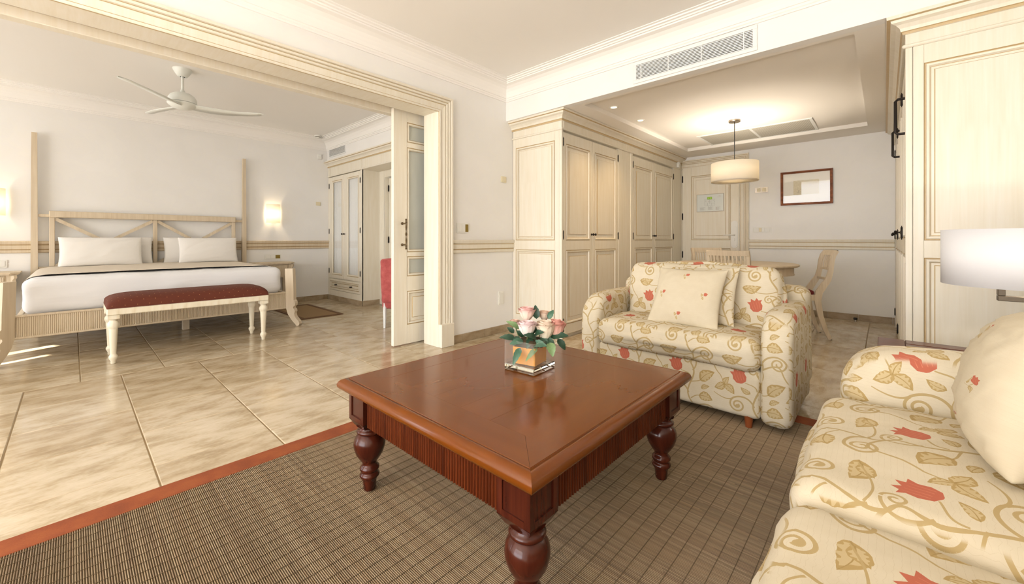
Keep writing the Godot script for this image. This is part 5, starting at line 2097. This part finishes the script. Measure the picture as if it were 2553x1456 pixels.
func make_loveseat() -> void:
	var P := Vector3(2.78, 0.008, -0.94)
	var s := thing("loveseat", "cream floral two-seat sofa facing the coffee table, dining chairs behind it", "sofa", P)
	var O := -P
	var st := T()
	soft(st, Vector3(0.80, 0.262, 0.95), 0.03, 0.0, 0.006, 2, Vector3(2.80, 0.191, -0.945))
	obj("base", st, M.floral, s, O)
	st = T()
	soft(st, Vector3(0.66, 0.175, 0.945), 0.06, 0.02, 0.012, 3, Vector3(2.68, 0.395, -0.945), Transform3D.IDENTITY, 14)
	obj("seat_cushion", st, M.floral, s, O)
	st = T()
	soft(st, Vector3(0.20, 0.42, 0.96), 0.075, 0.02, 0.014, 5, Vector3.ZERO, Transform3D(Basis(Vector3.BACK, deg_to_rad(-9.0)), Vector3(2.88, 0.622, -0.925)), 12)
	obj("back_cushion", st, M.floral, s, O)
	st = T()
	soft(st, Vector3(0.20, 0.62, 1.22), 0.07, 0.0, 0.008, 6, Vector3(3.11, 0.40, -0.945), Transform3D.IDENTITY, 12)
	obj("back_frame", st, M.floral, s, O)
	var arm := []
	for q in [[2.41, 0.05], [2.392, 0.2], [2.385, 0.34], [2.39, 0.46], [2.42, 0.545], [2.475, 0.60], [2.56, 0.625], [2.72, 0.63], [2.90, 0.625], [3.05, 0.62], [3.07, 0.50], [3.07, 0.30], [3.07, 0.06], [2.9, 0.055], [2.6, 0.052]]:
		arm.append(Vector2(q[0], q[1]))
	for k in 2:
		st = T()
		pad(st, curve_outline(arm, 3), [-0.475, -1.56][k], [-0.335, -1.415][k], 0.045, Transform3D.IDENTITY, 3 + k, 0.010)
		obj("arm", st, M.floral, s, O)
	for x in [2.43, 3.13]:
		for z in [-0.53, -1.36]:
			st = T()
			lathe(st, [Vector2(0.016, 0.008), Vector2(0.026, 0.10)], 16, Vector3(x, 0, z))
			obj("leg", st, M.foot, s, O)
	st = T()
	cushion(st, 0.42, 0.40, 0.13, 5, 0.07)
	var c := obj("cushion", st, M.plain_print, null, Vector3(2.585, 0.648, -0.905))
	c.rotation_degrees = Vector3(-33, -90, 0)
	tag(c, "plain cream cushion with four small red tulips on the loveseat", "cushion")
	st = T()
	cushion(st, 0.40, 0.38, 0.11, 8, 0.07)
	c = obj("cushion", st, M.floral, null, Vector3(2.69, 0.655, -0.845))
	c.rotation_degrees = Vector3(-27, -92, 2)
	tag(c, "floral cushion tucked behind the plain cushion on the loveseat", "cushion")

func make_sofa() -> void:
	var P := Vector3(1.1, 0.0, 0.3)
	var s := thing("sofa", "cream floral sofa in the right foreground", "sofa", P)
	var O := -P
	var st := T()
	soft(st, Vector3(1.96, 0.2, 0.84), 0.03, 0, 0.004, 2, Vector3(1.09, 0.19, 0.32))
	obj("base", st, M.floral, s, O)
	for k in 2:
		st = T()
		soft(st, Vector3(0.765, 0.19, 0.70), 0.065, 0.022, 0.012, 12 + k, Vector3([1.478, 0.712][k], [0.362, 0.350][k], 0.185), Transform3D.IDENTITY, 16)
		obj("seat_cushion", st, M.floral, s, O)
	for k in 2:
		st = T()
		soft(st, Vector3(0.765, 0.44, 0.18), 0.07, 0.02, 0.012, 22 + k, Vector3.ZERO, Transform3D(Basis(Vector3.RIGHT, deg_to_rad(10.0)), Vector3([1.478, 0.712][k], 0.64, 0.55)))
		obj("back_cushion", st, M.floral, s, O)
	st = T()
	soft(st, Vector3(2.02, 0.66, 0.16), 0.06, 0, 0.004, 2, Vector3(1.09, 0.42, 0.73))
	obj("back_frame", st, M.floral, s, O)
	var arm := []
	for q in [[-0.105, 0.09], [-0.118, 0.25], [-0.124, 0.40], [-0.118, 0.49], [-0.09, 0.555], [-0.04, 0.595], [0.03, 0.615], [0.2, 0.625], [0.4, 0.63], [0.65, 0.635], [0.66, 0.4], [0.66, 0.09], [0.4, 0.085], [0.1, 0.085]]:
		arm.append(Vector2(q[0], q[1]))
	for k in 2:
		st = T()
		pad(st, curve_outline(arm, 3), [-2.11, -0.325][k], [-1.868, -0.085][k], 0.085, Transform3D(Basis(Vector3.BACK, Vector3.UP, Vector3.LEFT), Vector3.ZERO), 7 + k, 0.008)
		obj("arm", st, M.floral, s, O)
	for x in [0.16, 2.04]:
		for z in [-0.04, 0.68]:
			st = T()
			lathe(st, [Vector2(0.016, 0.008), Vector2(0.026, 0.10)], 16, Vector3(x, 0, z))
			obj("leg", st, M.foot, s, O)
	st = T()
	cushion(st, 0.46, 0.37, 0.22, 15, 0.03, 26, 0.42, 0.14)
	var c := obj("cushion", st, M.plain_print, null, Vector3(1.55, 0.645, 0.25))
	c.rotation_degrees = Vector3(-14, 176, 3)
	tag(c, "plump plain cream cushion with red tulips on the foreground sofa", "cushion")

func make_side_table_and_lamp() -> void:
	var P := Vector3(2.50, 0, 0.285)
	var t := thing("side_table", "dark brown wooden side table beside the foreground sofa arm", "table", P)
	var st := T()
	box(st, Vector3(-0.22, 0.468, -0.21), Vector3(0.22, 0.4985, 0.21))
	obj("top_panel", st, M.mahogany, t)
	st = T()
	for q in [[-0.32, -0.31, 0.32, -0.211], [-0.32, 0.211, 0.32, 0.31], [-0.32, -0.21, -0.221, 0.21], [0.221, -0.21, 0.32, 0.21]]:
		box(st, Vector3(q[0], 0.462, q[1]), Vector3(q[2], 0.50, q[3]), 0.004)
	obj("top_frame", st, M.mahogany, t)
	st = T()
	box(st, Vector3(-0.27, 0.38, -0.26), Vector3(0.27, 0.463, 0.26))
	obj("apron", st, M.mahogany, t)
	for x in [-0.25, 0.25]:
		for z in [-0.24, 0.24]:
			st = T()
			beam(st, Vector3(x, 0.463, z), Vector3(x, 0.0, z), Vector3.BACK, 0.05, 0.05)
			obj("leg", st, M.leg, t)
	var l := thing("table_lamp", "table lamp with a large white drum shade on the side table", "lamp", Vector3(2.42, 0.5, 0.42))
	st = T()
	lathe(st, [Vector2(0.10, 0.0), Vector2(0.10, 0.012), Vector2(0.096, 0.016), Vector2(0.0, 0.018)], 32)
	obj("base", st, M.steel, l)
	st = T()
	box(st, Vector3(-0.012, 0.016, -0.012), Vector3(0.012, 0.27, 0.012), 0.002)
	obj("stem", st, M.gunmetal, l)
	st = T()
	for q in [[-0.10, 0.266, 0.10, 0.286], [-0.10, 0.286, -0.08, 0.43], [0.08, 0.286, 0.10, 0.43], [-0.10, 0.41, 0.10, 0.43]]:
		box(st, Vector3(-0.014, q[1], q[0]), Vector3(0.014, q[3], q[2]), 0.002)
	obj("loop", st, M.gunmetal, l)
	st = T()
	lathe(st, [Vector2(0.25, 0.326), Vector2(0.25, 0.54), Vector2(0.248, 0.54), Vector2(0.248, 0.326), Vector2(0.25, 0.326)], 64, Vector3.ZERO, false)
	obj("shade", st, M.lamp_white, l)
	st = T()
	sphere(st, Vector3(0, 0.43, 0), 0.025)
	obj("bulb", st, M.bulb_white, l)
	lamp_light(l, "bulb_light", Vector3(0, 0.43, 0), 0.45, 0.025, Color(1.0, 0.96, 0.9))  # bulb out of view inside the shade, set to whiten the shade

func sweep_rect(st: SurfaceTool, pts: Array, side: Vector3, w: float, hs: Array) -> void:
	var rows := []
	for i in pts.size():
		var a: Vector3 = pts[maxi(i - 1, 0)]
		var b: Vector3 = pts[mini(i + 1, pts.size() - 1)]
		var u: Vector3 = (b - a).normalized().cross(side).normalized() * hs[i] / 2.0
		var s := side * w / 2.0
		rows.append([pts[i] - s - u, pts[i] + s - u, pts[i] + s + u, pts[i] - s + u])
	for i in pts.size() - 1:
		var o: Vector3 = (pts[i] + pts[i + 1]) / 2.0
		for k in 4:
			quad_out(st, rows[i][k], rows[i][(k + 1) % 4], rows[i + 1][(k + 1) % 4], rows[i + 1][k], o)
	for e in [0, pts.size() - 1]:
		var q: Array = rows[e]
		quad_out(st, q[0], q[1], q[2], q[3], pts[1] if e == 0 else pts[pts.size() - 2])

func back_arc(x: float, y: float, z: float) -> Vector3:
	return Vector3(x, y, z - 0.035 * (1.0 - pow(x / 0.2, 2.0)))

func make_dining() -> void:
	var t := thing("dining_table", "round pale wooden dining table under the pendant lamp", "table", Vector3(5.04, 0, -1.24))
	var st := T()
	lathe(st, [Vector2(0.555, 0.712), Vector2(0.585, 0.716), Vector2(0.598, 0.724), Vector2(0.600, 0.733), Vector2(0.594, 0.741), Vector2(0.580, 0.745), Vector2(0.0, 0.746)], 56)
	obj("table_top", st, M.pale, t)
	st = T()
	lathe(st, [Vector2(0.54, 0.63), Vector2(0.555, 0.632), Vector2(0.555, 0.64), Vector2(0.55, 0.644), Vector2(0.55, 0.712)], 56, Vector3.ZERO, false)
	lathe(st, [Vector2(0.52, 0.63), Vector2(0.52, 0.712)], 56, Vector3.ZERO, false)
	lathe(st, [Vector2(0.52, 0.63), Vector2(0.54, 0.63)], 56, Vector3.ZERO, false)
	obj("apron", st, M.pale, t)
	st = T()
	lathe(st, [Vector2(0.05, 0.08), Vector2(0.09, 0.12), Vector2(0.10, 0.2), Vector2(0.06, 0.3), Vector2(0.05, 0.45), Vector2(0.07, 0.6), Vector2(0.12, 0.66), Vector2(0.12, 0.712)], 28)
	obj("pedestal", st, M.pale, t)
	for k in 4:
		st = T()
		var d := Vector3(cos(PI / 2 * k + 0.6), 0, sin(PI / 2 * k + 0.6))
		sweep_rect(st, [d * 0.04 + Vector3(0, 0.15, 0), d * 0.2 + Vector3(0, 0.12, 0), d * 0.36 + Vector3(0, 0.04, 0), d * 0.42 + Vector3(0, 0.015, 0)], d.cross(Vector3.UP), 0.06, [0.09, 0.07, 0.05, 0.03])
		obj("foot", st, M.pale, t)
	var c := thing("dining_chair", "pale slat-back dining chair seen sideways right of the dining table", "chair", Vector3(5.2, 0, -0.757), 199.3, "pale slat-back dining chairs")
	st = T()
	var seat := [Vector2(-0.19, -0.20), Vector2(0.19, -0.20), Vector2(0.225, 0.2), Vector2(0.20, 0.22), Vector2(-0.20, 0.22), Vector2(-0.225, 0.2)]
	var flat := Basis(Vector3.RIGHT, Vector3.BACK, Vector3.DOWN)
	prism(st, seat, -0.445, -0.385, Transform3D(flat, Vector3.ZERO))
	obj("seat_frame", st, M.pale, c)
	st = T()
	soft(st, Vector3(0.39, 0.05, 0.39), 0.022, 0.012, 0, 2, Vector3(0, 0.462, 0.01))
	obj("seat_pad", st, M.wine, c)
	for x in [-0.18, 0.18]:
		st = T()
		sweep_rect(st, [Vector3(x, 0.004, -0.315), Vector3(x, 0.10, -0.275), Vector3(x, 0.24, -0.235), Vector3(x, 0.38, -0.212), Vector3(x, 0.47, -0.222), Vector3(x, 0.54, -0.262), Vector3(x, 0.60, -0.298), Vector3(x, 0.68, -0.318), Vector3(x, 0.78, -0.328), Vector3(x, 0.84, -0.342), Vector3(x, 0.89, -0.372)], Vector3.RIGHT, 0.03, [0.032, 0.038, 0.045, 0.055, 0.062, 0.055, 0.048, 0.042, 0.040, 0.036, 0.028])
		obj("rear_post", st, M.pale, c)
		st = T()
		beam(st, Vector3(x * 1.1, 0.40, 0.185), Vector3(x * 1.15, 0.004, 0.2), Vector3.RIGHT, 0.036, 0.036)
		obj("front_leg", st, M.pale, c)
		st = T()
		bar(st, Vector3(x, 0.003, -0.315), Vector3(0.028, 0.006, 0.03))
		obj("glide", st, M.black, c)
	for q in [["top_rail", 0.842, 0.895, -0.345], ["middle_rail", 0.688, 0.712, -0.318], ["lower_rail", 0.585, 0.608, -0.292]]:
		st = T()
		for i in 10:
			var a := back_arc(-0.19 + 0.038 * i, 0, q[3])
			var b := back_arc(-0.19 + 0.038 * (i + 1), 0, q[3])
			var lean := Vector3(0, 0, -0.02 if q[0] == "top_rail" else 0.0)
			var o := (a + b) / 2 + Vector3(0, (q[1] + q[2]) / 2, 0)
			var f := Vector3(0, 0, 0.011)
			var lo := Vector3(0, q[1], 0)
			var hi := Vector3(0, q[2], 0) + lean
			quad_out(st, a + lo + f, b + lo + f, b + hi + f, a + hi + f, o)
			quad_out(st, a + lo - f, b + lo - f, b + hi - f, a + hi - f, o)
			quad_out(st, a + hi + f, b + hi + f, b + hi - f, a + hi - f, o)
			quad_out(st, a + lo + f, b + lo + f, b + lo - f, a + lo - f, o)
		obj(q[0], st, M.pale, c)
	for i in 10:
		st = T()
		var x := -0.153 + 0.034 * i
		sweep_rect(st, [back_arc(x, 0.705, -0.318), back_arc(x, 0.77, -0.326), back_arc(x, 0.85, -0.345)], Vector3.RIGHT, 0.014, [0.010, 0.010, 0.010])
		obj("slat", st, M.pale, c)
	copy(c, "pale slat-back dining chair with its back to the loveseat", Vector3(4.75, 0, -1.144), 90)
	copy(c, "pale slat-back dining chair near the entrance door, half hidden", Vector3(5.40, 0, -1.50), -49.5)

# ---------------------------------------------------------------- switches and other small fittings
func plate(called: String, label: String, cat: String, at: Vector3, turn: float, w: float, h: float, mods: Array, frame: Material, group := "") -> Node3D:
	var t := thing(called, label, cat, at, turn, group)
	var st := T()
	prism(st, rounded(w, h, 0.006, 3), 0.0, 0.009, Transform3D(Basis.IDENTITY, Vector3(w / 2, h / 2, 0)), true)
	obj("frame", st, frame, t)
	var m := 0.012
	var inner := w - 2 * m
	for q in mods:
		st = T()
		box(st, Vector3(m + inner * q[0] + 0.0006, m, 0.008), Vector3(m + inner * q[1] - 0.0006, h - m, 0.0125), 0.0015)
		obj("button" if q[3] else "socket", st, q[2], t)
	return t

func make_small_fittings() -> void:
	plate("light_switch", "white light switch with olive key beside the wide opening", "switch", Vector3(2.52, 1.067, -3.05), 0, 0.155, 0.098, [[0.0, 0.36, M.plastic, true], [0.36, 0.70, M.plastic, true], [0.70, 1.0, M.olive, true]], M.plastic)
	plate("thermostat", "small cream thermostat box on the wall beside the wardrobe cornice", "thermostat", Vector3(3.135, 1.622, -3.05), 0, 0.078, 0.066, [[0.0, 1.0, M.plastic_cream, true]], M.plastic_cream)
	plate("wall_plate", "blank white wall plate low beside the wardrobe", "wall plate", Vector3(3.092, 0.302, -3.05), 0, 0.082, 0.142, [[0.0, 1.0, M.plastic, true]], M.plastic)
	plate("wall_socket", "brushed metal double wall socket beside the picture", "socket", Vector3(6.59, 1.668, -1.354), -90, 0.157, 0.072, [[0.08, 0.42, M.plastic_cream, false], [0.56, 0.92, M.plastic_cream, false]], M.steel)
	plate("light_switch", "wide white four-key light switch beside the entrance door", "switch", Vector3(6.59, 1.103, -1.384), -90, 0.225, 0.078, [[0.0, 0.32, M.plastic, true], [0.32, 0.49, M.plastic_cream, true], [0.49, 0.66, M.plastic, true], [0.66, 1.0, M.plastic, true]], M.plastic)
	plate("light_switch", "white light switch with olive key above the right bedside table", "switch", Vector3(1.99, 0.70, -6.96), 0, 0.223, 0.078, [[0.0, 0.34, M.plastic, true], [0.34, 0.67, M.plastic, true], [0.67, 1.0, M.olive, true]], M.plastic)
	plate("wall_socket", "white wall socket above the left bedside table", "socket", Vector3(-0.60, 0.70, -6.96), 0, 0.125, 0.085, [[0.0, 1.0, M.plastic, false]], M.plastic)
	plate("thermostat", "small cream thermostat box on the bedroom wall beside the cupboard", "thermostat", Vector3(2.745, 1.572, -6.96), 0, 0.072, 0.062, [[0.0, 1.0, M.plastic_cream, true]], M.plastic_cream)
	# sensors
	for q in [["white motion sensor high on the bedroom wall beside the cupboard", Vector3(2.80, 2.345, -6.96), 20.0], ["white motion sensor under the wardrobe cornice by the entrance door", Vector3(6.40, 2.125, -2.381), -20.0]]:
		var t := thing("motion_sensor", q[0], "sensor", q[1], 0, "white motion sensors")
		var st := T()
		prism(st, rounded(0.055, 0.085, 0.012, 4), 0.0, 0.035, Transform3D(Basis.IDENTITY, Vector3(0, 0.045, 0)), true)
		obj("housing", st, M.plastic, t)
		st = T()
		prism(st, rounded(0.04, 0.035, 0.01, 4), 0.034, 0.042, Transform3D(Basis.IDENTITY, Vector3(0, 0.06, 0)), true)
		obj("lens", st, M.white, t)
	var sm := thing("smoke_detector", "round white smoke detector on the bedroom ceiling corner", "detector", Vector3(2.68, CEIL, -6.72))
	var st := T()
	lathe(st, [Vector2(0.028, -0.045), Vector2(0.042, -0.042), Vector2(0.046, -0.034)], 24)
	obj("cap", st, M.plastic, sm)
	st = T()
	lathe(st, [Vector2(0.038, -0.034), Vector2(0.038, -0.022)], 20)
	obj("dark_slot_ring", st, M.gunmetal, sm)  # dark grey stands in for the shade inside the slot
	st = T()
	lathe(st, [Vector2(0.05, -0.022), Vector2(0.054, -0.016), Vector2(0.054, 0.0)], 24)
	obj("base", st, M.plastic, sm)
	var ds := thing("door_stop", "small black door stop on the floor at the alcove skirting", "door stop", Vector3(6.50, 0, -0.262))
	st = T()
	lathe(st, [Vector2(0.012, 0.0), Vector2(0.012, 0.006), Vector2(0.009, 0.012), Vector2(0.009, 0.02)], 14)
	obj("stem", st, M.steel, ds)
	st = T()
	lathe(st, [Vector2(0.016, 0.02), Vector2(0.02, 0.026), Vector2(0.02, 0.042), Vector2(0.014, 0.047)], 14)
	obj("buffer", st, M.black, ds)
